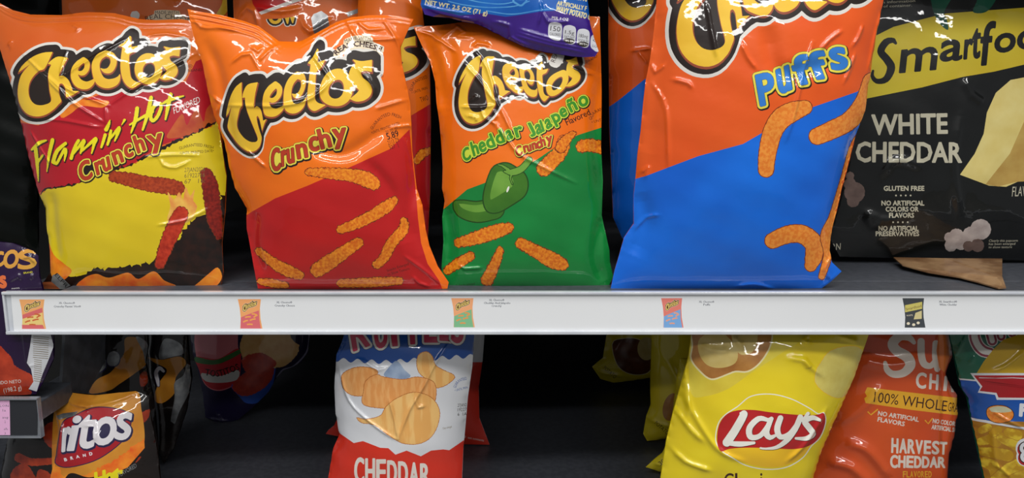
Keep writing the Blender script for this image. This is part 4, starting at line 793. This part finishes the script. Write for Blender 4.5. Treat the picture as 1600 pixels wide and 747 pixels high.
# ---- right-hand bag of fries-shaped puffs
k = K(1260, 510, 3.153); kr = K(1460, 510, 5.746)
tg = film('teal_green_film', (34, 112, 86), (24, 92, 70)); nb = film('royal_blue_film', (26, 88, 176), (16, 64, 148)); mar = film('maroon_outline', (150, 56, 74)); bred = film('banner_red', (172, 26, 34)); fry = film('fry_print', (222, 190, 50), (186, 142, 24), scale=50, lo=0.45, hi=0.55); fryd = film('fry_shadow_print', (150, 96, 24), (186, 134, 34), scale=40); must = film('mustard_print', (206, 168, 30), (190, 150, 24))
B = low('green, blue and yellow puffed fries bag at the lower right edge', [(1478, 492), (1660, 492), (1668, 600), (1664, 812), (1545, 812), (1537, 747), (1527, 700), (1518, 659), (1511, 621), (1499, 602), (1492, 564), (1484, 529)], 0.07, H=0.036)
B.wr = 0.001
B.fill(poly([(1470, 594), (1495, 592), (1560, 596), (1680, 600), (1680, 664), (1600, 660), (1505, 659), (1480, 655)], False), nb)
B.fill(poly([(1470, 656), (1520, 657), (1680, 661), (1680, 830), (1470, 830)], False), fryd, 'printed_fries')
for i, q in enumerate(([(1532, 690, 6), (1548, 686, 8), (1556, 692, 8)], [(1530, 705, 6), (1555, 708, 9), (1575, 712, 9)], [(1565, 684, 8), (1580, 690, 9), (1590, 698, 8)], [(1575, 676, 7), (1590, 680, 8)], [(1538, 722, 8), (1552, 728, 9), (1556, 740, 9)], [(1556, 750, 9), (1576, 734, 10), (1606, 720, 10)], [(1584, 750, 9), (1610, 740, 10)], [(1560, 672, 6), (1552, 676, 7)], [(1536, 760, 9), (1570, 772, 10), (1620, 770, 10)], [(1600, 700, 9), (1640, 690, 9)], [(1534, 672, 6), (1544, 668, 6)])):
    B.letters([('stroke', q)], [(0.7, fryd, 0, 0, True), (-0.2, fry, 0, 0, True)], 'printed_fries', wob=0.3)
B.fill(band([(1470, 593), (1500, 592.5), (1530, 595), (1680, 600)], 2.4), white_film); B.fill(band([(1480, 657.5), (1540, 658.5), (1680, 662)], 4), white_film)
B.letters([('stroke', cat(kr([(470, -20, 28), (380, 20, 30), (360, 90, 30), (390, 170, 30), (440, 220, 30), (500, 235, 24)]), 3, False)), ('stroke', kr([(470, -60, 26), (520, 130, 24)])), ('stroke', kr([(570, -40, 24), (600, 90, 20)])), ('stroke', kr([(680, -40, 24), (700, 60, 20)]))], [(4.6, paper_w, 0, 0, True), (3.2, mar, 0, 0, True), (-0.2, paper_w, 0, 0, False)], 'brand_logo', 0.7)
B.fill(poly(kr([(530, 205), (620, 120), (800, 60), (1100, 60), (1100, 440), (380, 420), (440, 320)]), False), must)
B.fill(poly(kr([(322, 420), (1100, 420), (1100, 660), (560, 660), (545, 615), (390, 595), (412, 545)]), False), white_film, 'banner'); B.fill(poly(kr([(352, 440), (1100, 440), (1100, 645), (575, 640), (558, 598), (405, 580), (430, 540)]), False), bred, 'banner'); B.fill(band(kr([(400, 462), (700, 462), (1100, 470)]), 1.0), white_film, 'banner')
B.letters([('poly', [cat(k([(892, 405), (930, 390), (985, 395), (1020, 425), (1010, 460), (960, 476), (915, 468), (890, 440)]), 3)])], [(0.8, ink, 0, 0, True), (-0.2, puff, 0, 0, True)], 'printed_snack'); B.fill(poly(k([(900, 405), (935, 394), (985, 398), (1012, 418), (960, 425), (910, 420)])), film('cheese_cream_print', (206, 204, 170)), 'printed_snack')
word(B, [('F', 1052, 385, 1084, 440, -4), ('R', 1094, 388, 1128, 446, -4), ('I', 1138, 392, 1148, 450, -4), ('E', 1158, 396, 1190, 455, -4)], [(1.8, white_film, 0, 0, False)], 'flavor_lettering', f=k)
B.letters([('poly', box('8', 1594, 692, 1612, 722, 8))], [(7, white_film, 0, 0, True), (3.4, bred, -1, 2, True), (2.4, ink, 0, 0, True), (0.8, white_film, 0, 0, False)], 'printed_numeral')
for c in ([(1486, 560), (1500, 540), (1508, 524)], [(1490, 568), (1498, 582), (1500, 608)], [(1514, 568), (1522, 556)], [(1546, 580), (1570, 572), (1600, 548)], [(1550, 642), (1572, 656), (1600, 670)], [(1550, 670), (1552, 700), (1554, 722)], [(1552, 724), (1566, 734), (1578, 746)]): B.crease(c, 0.0016, 0.0024)
B.build(tg, tg)
# ---- nacho bags at the left
k = K(60, 580, 4.475)
db = film('nacho_black', (20, 14, 12), (28, 18, 14)); dred = film('nacho_red', (176, 32, 40), (150, 24, 34)); dgold = film('nacho_gold', (216, 150, 50), (196, 120, 34), scale=30); dora = film('nacho_chip_print', (178, 62, 26), (120, 32, 16), scale=60); dnavy = film('nacho_navy', (40, 34, 72)); dwh = film('nacho_white', (226, 222, 226))
B = low('black nacho chip bag with a red oval emblem over orange flames', [(60, 640), (90, 625), (104, 613), (150, 617), (212, 611), (232, 618), (236, 650), (246, 700), (252, 760), (252, 812), (-10, 812), (0, 747), (12, 690), (30, 655)], 0.05, H=0.034, lean=8)
B.wr = 0.001
for q in ([(78, 660), (92, 664), (94, 690), (84, 702), (70, 690), (66, 672)], [(28, 708), (50, 716), (84, 716), (86, 724), (50, 728), (24, 720)], [(30, 726), (46, 730), (58, 760), (30, 770), (16, 744)], [(222, 645), (234, 640), (232, 652), (224, 660)], [(212, 722), (222, 714), (224, 740), (210, 746)], [(60, 735), (80, 742), (84, 764), (56, 770)]): B.letters([('poly', [cat(q, 3)])], [(0, dora, 0, 0, True)], 'printed_chip#%d' % len(B.layers), wob=0.5)
B.fill(poly([(84, 645), (96, 632), (104, 612), (160, 616), (212, 610), (221, 640), (226, 680), (222, 700), (206, 716), (170, 735), (130, 748), (96, 750), (82, 738)], True), dgold)
B.fill([np.vstack([jag(k([(110, 640), (180, 720), (300, 740), (380, 700), (500, 640), (600, 580), (680, 500), (740, 470)]), 1.6, 3, 9), np.array([(226, 700), (200, 730), (150, 762), (96, 766), (78, 750)])])], flame, 'printed_flames')
B.letters([('poly', [cat(k([(128, 590), (120, 640), (170, 668), (260, 662), (400, 620), (520, 545), (610, 460), (640, 390), (640, 320), (600, 280), (500, 258), (400, 256), (320, 280), (260, 310), (180, 350), (150, 440)]), 4)])], [(1.5, dnavy, 0, 0, True), (0, dred, 0, 0, True)], 'brand_logo')
DW = [('r', 168, 395, 222, 560, 6), ('i', 205, 318, 292, 552, 4), ('t', 282, 312, 400, 535, 4), ('o', 388, 325, 540, 512, 6), ('s', 540, 292, 648, 475, 6)]
word(B, DW, [(3.6, dnavy, 1.2, 1.6, True), (1.8, dwh, 0, 0, False)], 'brand_logo', f=k, slant=0.25)
word(B, [(c, 178 + i * 44, 608 - i * 10, 200 + i * 44, 630 - i * 10, 12) for i, c in enumerate('BRAND')], [(0.3, dwh, 0, 0, False)], 'brand_logo', f=k, res=0.4)
B.fill(poly([(104, 744), (140, 746), (180, 738), (214, 722), (230, 700), (250, 700), (258, 820), (90, 820)], True), db)
word(B, [('H', 395, 695, 468, 800, 14), ('o', 470, 715, 520, 790, 10), ('t', 515, 685, 590, 780, 10)], [(1.4, hotyel, 0, 0, False)], 'flavor_lettering', f=k, slant=0.2); B.fill(line('FLAVORED', 186, 746, 214, 730, 6.5, slant=.2), silver)
B.fill(poly([(88, 650), (98, 646), (122, 643), (116, 650), (92, 656)], False), silver)
for c in ([(88, 640), (96, 665), (92, 720)], [(122, 628), (140, 634), (136, 640)], [(128, 664), (146, 664), (150, 690)], [(100, 615), (126, 634), (180, 626), (214, 612)]): B.crease(c, 0.002, 0.003)
B.build(db, db)
k = K(100, 510, 4.982)
B = low('dark nacho chip bag standing right behind the bag with the red oval emblem', [(128, 470), (228, 470), (232, 540), (228, 565), (240, 620), (248, 700), (246, 725), (140, 725), (124, 680), (120, 600)], 0.20, H=0.03)
B.wr = 0.0016
B.fill(poly(k([(480, 90), (600, 95), (650, 150), (640, 290), (560, 360), (430, 450), (350, 500), (200, 520), (250, 420), (360, 360), (430, 270), (470, 200)])), dgold, 'printed_flames'); B.fill(poly(k([(560, 80), (640, 120), (655, 200), (635, 290), (615, 200)])), silver)
for q in ([(230, 340), (262, 330), (290, 270), (325, 260), (322, 320), (270, 358)], [(335, 280), (350, 210), (400, 195), (432, 230), (420, 290), (370, 312)]): B.letters([('poly', [cat(k(q), 3)])], [(1.2, dnavy, .5, .8, True), (0, silver, 0, 0, True)], 'brand_logo')
for q in ([(590, 380), (640, 350), (650, 440), (600, 470)], [(600, 690), (640, 650), (670, 660), (650, 700), (610, 730)]): B.fill(poly(k(q)), dora)
B.build(db, db)
B = low('dark nacho chip bag with a silver right edge, right of the other two nacho bags', [(236, 470), (288, 470), (296, 560), (300, 590), (292, 640), (272, 700), (256, 724), (244, 700), (238, 620), (230, 565)], 0.22, H=0.02)
B.wr = 0.0014
B.fill(poly(k([(650, 240), (760, 260), (900, 235), (950, 290), (870, 400), (860, 520), (760, 600), (700, 560), (740, 440), (800, 340), (700, 280)])), dgold, 'printed_flames')
B.fill(poly(k([(960, 290), (1010, 370), (980, 500), (900, 660), (860, 760), (830, 740), (860, 560), (860, 440), (930, 380)])), silver, 'side_fold'); B.fill(poly(k([(780, 100), (900, 130), (930, 210), (850, 235), (740, 250)])), silver)
B.letters([('stroke', cat(k([(775, 350, 10), (745, 325, 14), (715, 360, 14), (728, 420, 14), (735, 460, 9)]), 2, False))], [(1, dnavy, 0, 0, True), (0, dwh, 0, 0, True)], 'brand_logo')
B.crease([(244, 600), (252, 660), (250, 720)], 0.003, 0.005); B.build(db, db)
# ---- tortilla chip bag lying back in the shade
k = K(280, 510, 3.152)
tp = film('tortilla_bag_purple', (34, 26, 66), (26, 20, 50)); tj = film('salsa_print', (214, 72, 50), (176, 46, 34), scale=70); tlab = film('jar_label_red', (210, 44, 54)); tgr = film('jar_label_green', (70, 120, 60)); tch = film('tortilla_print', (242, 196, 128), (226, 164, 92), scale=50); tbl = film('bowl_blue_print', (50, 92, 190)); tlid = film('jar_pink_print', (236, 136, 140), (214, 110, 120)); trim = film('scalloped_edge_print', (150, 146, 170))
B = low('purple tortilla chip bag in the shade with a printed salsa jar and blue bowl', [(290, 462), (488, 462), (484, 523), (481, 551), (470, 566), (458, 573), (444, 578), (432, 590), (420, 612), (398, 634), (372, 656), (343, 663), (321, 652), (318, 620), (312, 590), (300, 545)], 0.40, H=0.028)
B.wr = 0.001
B.fill(band(cat(k([(640, 0), (640, 60), (625, 130), (565, 195), (510, 215), (480, 255)]), 3, False), 2.4), trim)
for q in ([(300, 90), (340, 20), (500, -10), (560, 70), (590, 100), (500, 140), (480, 200), (400, 245), (330, 220), (310, 150)], [(480, 100), (560, 80), (590, 120), (530, 190), (470, 195)]): B.letters([('poly', [cat(k(q), 3)])], [(0, tch, 0, 0, True)], 'printed_chip#%d' % len(B.layers), wob=0.5)
B.fill(poly(k([(75, 60), (110, -20), (270, -30), (290, 100), (300, 200), (280, 280), (200, 318), (130, 290), (95, 200)]), True), tlid, 'printed_jar'); B.fill(poly(k([(82, 150), (190, 160), (292, 110), (302, 200), (285, 275), (200, 312), (135, 290), (96, 210)]), True), tlab, 'printed_jar')
B.fill(poly(k([(80, 150), (180, 165), (300, 112), (304, 132), (190, 186), (84, 178)]), True), tgr, 'printed_jar'); B.fill(poly(k([(110, 230), (200, 245), (290, 215), (285, 262), (210, 278), (130, 270)]), True), paper_w, 'printed_jar')
B.fill(on_path('TOSTITOS', k([(125, 240), (200, 246), (298, 212)]), 10), ink, 'printed_jar'); B.fill(on_path('TOSTITOS', k([(127, 241), (202, 247), (300, 213)]), 10), ink, 'printed_jar')
B.fill(poly(k([(255, 300), (300, 350), (330, 378), (390, 375), (450, 320), (475, 210), (460, 200), (260, 285)]), True), tbl, 'printed_bowl'); B.letters([('poly', [cat(k([(262, 290), (330, 225), (400, 200), (465, 205), (455, 260), (410, 310), (340, 342), (290, 335)]), 3)])], [(0, tj, 0, 0, True)], 'printed_bowl', wob=0.5)
B.letters([('poly', [cat(k([(310, 160), (400, 130), (480, 180), (440, 215), (380, 245), (330, 228)]), 3)])], [(0, tj, 0, 0, True)], 'printed_bowl', wob=0.6)
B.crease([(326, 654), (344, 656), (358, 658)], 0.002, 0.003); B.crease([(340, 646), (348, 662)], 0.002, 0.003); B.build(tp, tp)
# ---- bag on the neighbouring lower shelf at the far left
LSZ = -0.142
pf = film('dark_purple_film', (40, 16, 60), (28, 12, 44)); corn = film('chip_photo_red', (204, 70, 40), (150, 40, 20), scale=50); gry = film('letter_gradient', (214, 120, 56), (206, 178, 70), scale=6)
B = low('purple chip bag at the left edge, behind the left end of the white rail', [(-60, 372), (20, 380), (52, 392), (60, 400), (62, 432), (72, 470), (84, 520), (84, 560), (66, 600), (56, 616), (-60, 620)], 0.012, bz=LSZ, H=0.012, lean=0)
k = K(0, 370, 7.47)
word(B, [('C', -62, 178, 38, 340, 12), ('O', 48, 160, 212, 360, 12), ('S', 215, 150, 420, 372, 10)], [(1.3, gry, 0, 0, False)], 'brand_logo', f=k, slant=0.2)
B.letters([('poly', box('S', 0, 432, 9, 449, 8))], [(1.8, film('orange_letter', (222, 110, 60)), 0, 0, False)], 'flavor_lettering'); B.fill(line('BRAND', 37, 428, 51, 426.5, 2.8), hotyel); B.fill(line('SNACKS.', 18, 452, 31, 451, 1.8), pure)
k = K(0, 510, 3.927)
B.letters([('poly', [cat(k([(-60, 110), (0, 118), (30, 150), (70, 190), (90, 240), (150, 275), (195, 300), (205, 340), (175, 385), (190, 418), (-60, 430)]), 4)])], [(0, corn, 0, 0, True)], 'printed_chip', wob=0.6)
B.fill(poly(k([(200, 0), (300, 10), (330, 120), (300, 200), (262, 290), (225, 400), (175, 385), (205, 340), (190, 260), (165, 225), (185, 120)]), False), white_film, 'nutrition_panel')
for i in range(22): y = 60 + i * 13; B.fill(band(k([(205 - 0.3 * i + (8 if y > 200 else 0), y), ((300 if y < 200 else 262) - 0.4 * i, y + 8)]), 0.8), grey_ink, 'nutrition_panel')
B.fill(line('CONTENIDO NETO', -30, 603, 33, 598, 5), pure, 'lettering'); B.fill(line('(198.2 g)', 6, 614, 34, 609, 7), pure, 'lettering')
for c in ([(52, 396), (58, 410), (57, 425)], [(36, 404), (46, 400), (56, 412)], [(47, 436), (52, 428)], [(30, 450), (44, 572), (56, 570)], [(14, 440), (30, 430), (34, 438)]): B.crease(c, 0.0012, 0.002)
B.build(pf, pf)
# =================================================================== the white price rail on the shelf edge
def flat(n, c, **k): return mat(n, c, kw_rgb2(c), rough=0.45, coat=0.15, scale=4, **k)
def kw_rgb2(c): return tuple(max(0, v - 3) for v in c)
wp = flat('white_paper', (236, 238, 240)); wpl = mat('clear_white_plastic', (206, 210, 216), (196, 200, 208), rough=0.2, coat=0.5, scale=20)
R = Bag('price_rail', 'long white plastic price rail on the shelf front with small bag pictures and captions', 'price rail', [(17, 461), (1660, 459), (1660, 517), (22, 518)], -0.0075, H=0.0, Hb=0.0, lean=0, spacing=0.03, smooth_outline=False, loop_step=60)
R.label_ = 1
tones = [((248, 178, 112), (226, 112, 112), (244, 214, 132)), ((250, 174, 110), (228, 112, 118), (236, 132, 126)), ((250, 176, 124), (134, 196, 148), (128, 188, 140)), ((238, 134, 120), (128, 178, 232), (120, 168, 226)), ((70, 74, 78), (54, 60, 66), (214, 202, 110))]
for i, (x0, y0, x1, y1) in enumerate(((30, 468, 72, 514), (371.5, 467.5, 410, 513.5), (705, 466, 742, 511.5), (1033, 466, 1068, 512), (1410, 466, 1446, 512))):
    P = 'product_picture#%d' % i; w_ = x1 - x0; a, b, c = [flat('picture_tone_%d_%d' % (i, j), t) for j, t in enumerate(tones[i])]
    sh = [(x0, y0), (x1 - w_ * .06, y0), (x1 - w_ * .1, y0 + 14), (x1 - w_ * .08, y0 + 30), (x1, y1), (x0 + w_ * .1, y1), (x0 + w_ * .12, y0 + 30), (x0 + w_ * .08, y0 + 14)]
    R.fill([lin_pts(sh, 4)], a, P)
    def Q(u, v): return (x0 + w_ * (0.1 + 0.78 * u), y0 + (y1 - y0) * v)
    if i < 4:
        R.fill([np.array([Q(0.03, .62), Q(.4, .52), Q(.97, .38), Q(.99, .7), Q(1.08, 1), Q(0.02, 1), Q(0.02, .8)])], c if i == 0 else b, P)
        if i == 0: R.fill([np.array([Q(.03, .52), Q(.97, .28), Q(.99, .44), Q(.03, .66)])], b, P); R.fill([np.array([Q(0.0, .86), Q(1.0, .86), Q(1.08, 1), Q(0.02, 1)])], b, P)
        W_ = tps([(20, 60), (300, 60), (20, 190), (300, 190)], [Q(.12, .14), Q(.9, .06), Q(.12, .44), Q(.9, .34)])
        for key, m in (('w', flat('mini_white', (240, 228, 200))), ('k', flat('mini_ink', (96, 66, 40))), ('y', flat('mini_yellow', (240, 210, 120)))): R.fill([simplify(W_(l), 0.12) for l in LG[key]], m, P)
        sn = flat('mini_snack_%d' % i, ((216, 110, 60), (250, 176, 90), (240, 160, 90), (244, 170, 140))[i])
        for (u, v, du, dv) in ((.25, .62, .3, -.02), (.6, .5, .25, .03), (.15, .78, .25, -.06), (.5, .72, .3, -.05), (.7, .62, .2, -.08), (.35, .86, .3, .0)):
            p, q = Q(u, v), Q(u + du, v + dv); R.fill(band([p, ((p[0] + q[0]) / 2, (p[1] + q[1]) / 2 - .5), q], 2.2), sn, P)
    else:
        R.fill([np.array([Q(.02, .24), Q(.97, .12), Q(.97, .36), Q(.02, .48)])], c, P); R.fill(line('Smartfood', *Q(.08, .42), *Q(.94, .3), 4), flat('mini_ink', (96, 66, 40)), P)
        R.fill([np.array([Q(.6, .5), Q(.95, .42), Q(.95, .7), Q(.5, .72)])], flat('mini_cheese', (220, 206, 150)), P)
        for u, v in ((.2, .86), (.5, .9), (.75, .84)): R.fill([ell(*Q(u, v), 2.6, 2.2, n=10)[0]], flat('mini_white', (240, 228, 200)), P)
        R.fill(line('WHITE', *Q(.1, .62), *Q(.45, .6), 2.4), flat('mini_white', (240, 228, 200)), P)
tk = flat('caption_grey', (92, 96, 108))
for n_, rows in enumerate(((('XL Cheetos®', 92, 117, 475), ("Crunchy Flamin' Hot®", 84, 126.5, 480.4)), (('XL Cheetos®', 432, 456.5, 474), ('Crunchy Cheese', 429, 460.5, 479)), (('XL Cheetos®', 764, 788, 470.4), ('Cheddar And Jalapeño', 756, 797.5, 475), ('Crunchy', 768, 783.5, 479.5)), (('XL Cheetos®', 1092, 1116, 473.2), ('Puffs', 1099, 1109.5, 477.6)), (('XL Smartfood®', 1467, 1495.5, 473), ('White Cheddar', 1468, 1495, 477.6)))):
    for t, a, b, y in rows: R.fill(line(t, a, y, b, y, 3.1, res=1), tk, 'caption#%d' % n_); R.fill(line(t, a + .2, y, b + .2, y, 3.1, res=1), tk, 'caption#%d' % n_)
rail = R.build(wp, wp)
for ch in rail.children:
    if ch.name.startswith('pouch'): ch.name = 'paper_insert'
x0 = at_y(11, 490, -0.006)[0]; zt = at_y(800, 456, -0.008)[2]; zb = at_y(800, 521.5, -0.008)[2]; X1 = 1.6; o = R.O
def rb_(n, b, m=wpl): return boxes(n, [tuple(b[i] - o[i % 3] for i in range(6))], m, rail, bev=0.0006)
rb_('rail_back', (x0, -0.0066, zb, X1, -0.0015, zt)); rb_('top_lip', (x0 - .001, -0.0110, zt - 0.0030, X1, -0.0066, zt + .0004)); rb_('bottom_lip', (x0 - .001, -0.0110, zb - .0004, X1, -0.0066, zb + 0.0036)); rb_('end_cap', (x0 - .0012, -0.0100, zb + .0036, x0 + 0.0012, -0.0066, zt - .003))
# ---- tag holder on the neighbouring shelf at the left
H_ = Bag('tag_holder', 'dark shelf tag holder at the lower left edge with a pink tag in it', 'tag holder', [(-60, 625), (58, 625), (58, 680), (-60, 680)], -0.0075, base_z=LSZ, H=0, Hb=0, lean=0, spacing=0.02, smooth_outline=False, loop_step=30)
pinkm = flat('pink_tag', (236, 182, 222)); dk = flat('dark_backing', (40, 42, 48))
H_.fill([np.array([(-60, 625), (15, 625), (16, 680), (-60, 680)])], pinkm, 'pink_tag')
for t, a, b, y in (('GALLON', -14, 13.5, 636), ('1a', 4, 9, 643), ('avg', 3.5, 13, 654), ('2', 7, 9, 661), ('sh', 6, 12, 672), ('3', 7, 9, 679)): H_.fill(line(t, a, y, b, y, 3.6, res=1), tk, 'pink_tag')
hr = H_.build(dk, dk)
for ch in hr.children:
    if ch.name.startswith('pouch'): ch.name = 'backing'
o = H_.O; a_ = at_y(61, 640, -0.008)[0]; zt2 = at_y(0, 622, -0.008)[2]; zb2 = at_y(0, 684, -0.008)[2]
def hb(n, b): return boxes(n, [tuple(b[i] - o[i % 3] for i in range(6))], mat('grey_clear_plastic', (120, 124, 130), (108, 112, 120), rough=0.2, coat=0.6), hr, bev=0.0005)
hb('holder_back', (-1.6, -0.0066, zb2, a_, -0.002, zt2)); hb('top_lip', (-1.6, -0.0105, zt2 - .002, a_, -0.0066, zt2)); hb('bottom_lip', (-1.6, -0.0105, zb2, a_, -0.0066, zb2 + .002)); hb('end_cap', (a_ - .0012, -0.0100, zb2 + .002, a_, -0.0066, zt2 - .002))
# ------------------------------------------------------------------ the gondola
steel = mat('dark_grey_steel', (74, 77, 84), (66, 69, 76), scale=120, rough=0.42, coat=0.0, fine=0.0001)
blackm = mat('black_panel', (16, 16, 18), (12, 12, 13), rough=0.7, coat=0.0)
fl = mat('floor_tile', (150, 148, 142), (140, 138, 132), scale=3, rough=0.4, coat=0)
tag(boxes('wall_back', [(-2.2, 0.74, -1.2, 2.2, 0.78, 0.9)], blackm), kind='structure')
tag(boxes('floor', [(-3, -4, -1.22, 3, 0.74, -1.2)], fl), kind='structure')
XS = at_y(92, 455, 0.0)[0]
tag(boxes('store_shelf', [(XS, -0.0012, -0.03, 1.6, 0.052, 0.0), (-0.604, 0.052, -0.03, 1.6, 0.74, 0.0)], steel, bev=0.002), 'dark grey steel shelf board carrying the row of cheese snack bags', 'shelf')
tag(boxes('store_shelf', [(-0.95, -0.01, -0.36, 1.6, 0.74, -0.335)], steel, bev=0.002), 'wide dark grey lower shelf with the yellow and orange chip bags standing on it', 'shelf')
tag(boxes('store_shelf', [(-1.6, -0.0018, LSZ - 0.025, a_ - 0.006, 0.075, LSZ)], steel, bev=0.002), 'shelf end at the far left under the purple chip bag', 'shelf')
tag(boxes('store_shelf', [(-2.0, -0.02, 0.47, 1.6, 0.74, 0.50)], steel, bev=0.002), 'upper shelf board above the top row of snack bags', 'shelf')
# bracket under the left end of the upper board
xb = -0.601; pr = [(0.09, -0.031), (0.09, -0.0865), (0.073, -0.1445), (0.107, -0.193), (0.225, -0.124), (0.385, -0.031)]
V = [(x, y, z) for x in (xb, xb + 0.004) for y, z in pr]; n = len(pr)
tag(mesh_obj('shelf_bracket', V, [tuple(range(n)), tuple(reversed(range(n, 2 * n)))] + [(i, n + i, n + (i + 1) % n, (i + 1) % n) for i in range(n)], [mat('bracket_grey', (112, 116, 122), (98, 102, 108), scale=60, rough=0.5, coat=0)], smooth=False), 'dark grey triangular bracket under the left end of the shelf board', 'bracket')

for r in SC.objects:
    l = r.get('label', '')
    if r.parent or not r.get('category') == 'snack bag': continue
    r['group'] = ('nacho chip bags on the lower shelf' if 'nacho' in l else 'yellow chip bags on the lower shelf' if 'yellow chip' in l else 'ridged chip bags on the lower shelf' if 'ridged' in l else 'snack bags on the top shelf' if r.location.z > -0.1 else 'chip bags on the lower shelf')
# ------------------------------------------------------------------ light
def area(name, loc, sx, sy, power, tgt, col=(1, 0.985, 0.96)):
    l = bpy.data.lights.new(name, 'AREA'); l.shape = 'RECTANGLE'; l.size = sx; l.size_y = sy; l.energy = power; l.color = col
    o = bpy.data.objects.new(name, l); COL.objects.link(o); o.location = loc
    o.rotation_euler = (Vector(tgt) - o.location).to_track_quat('-Z', 'Y').to_euler(); return o
for y, z, p in ((-0.8, 2.1, 44), (-2.4, 2.5, 56), (-4.6, 2.7, 46)): area('ceiling_strip_light', (0.3, y, z), 4.5, 0.14, p, (0, 0.0, 0.1))
w = bpy.data.worlds.new('store'); SC.world = w; w.use_nodes = True
w.node_tree.nodes['Background'].inputs[0].default_value = (0.93, 0.96, 1.0, 1); w.node_tree.nodes['Background'].inputs[1].default_value = 0.17
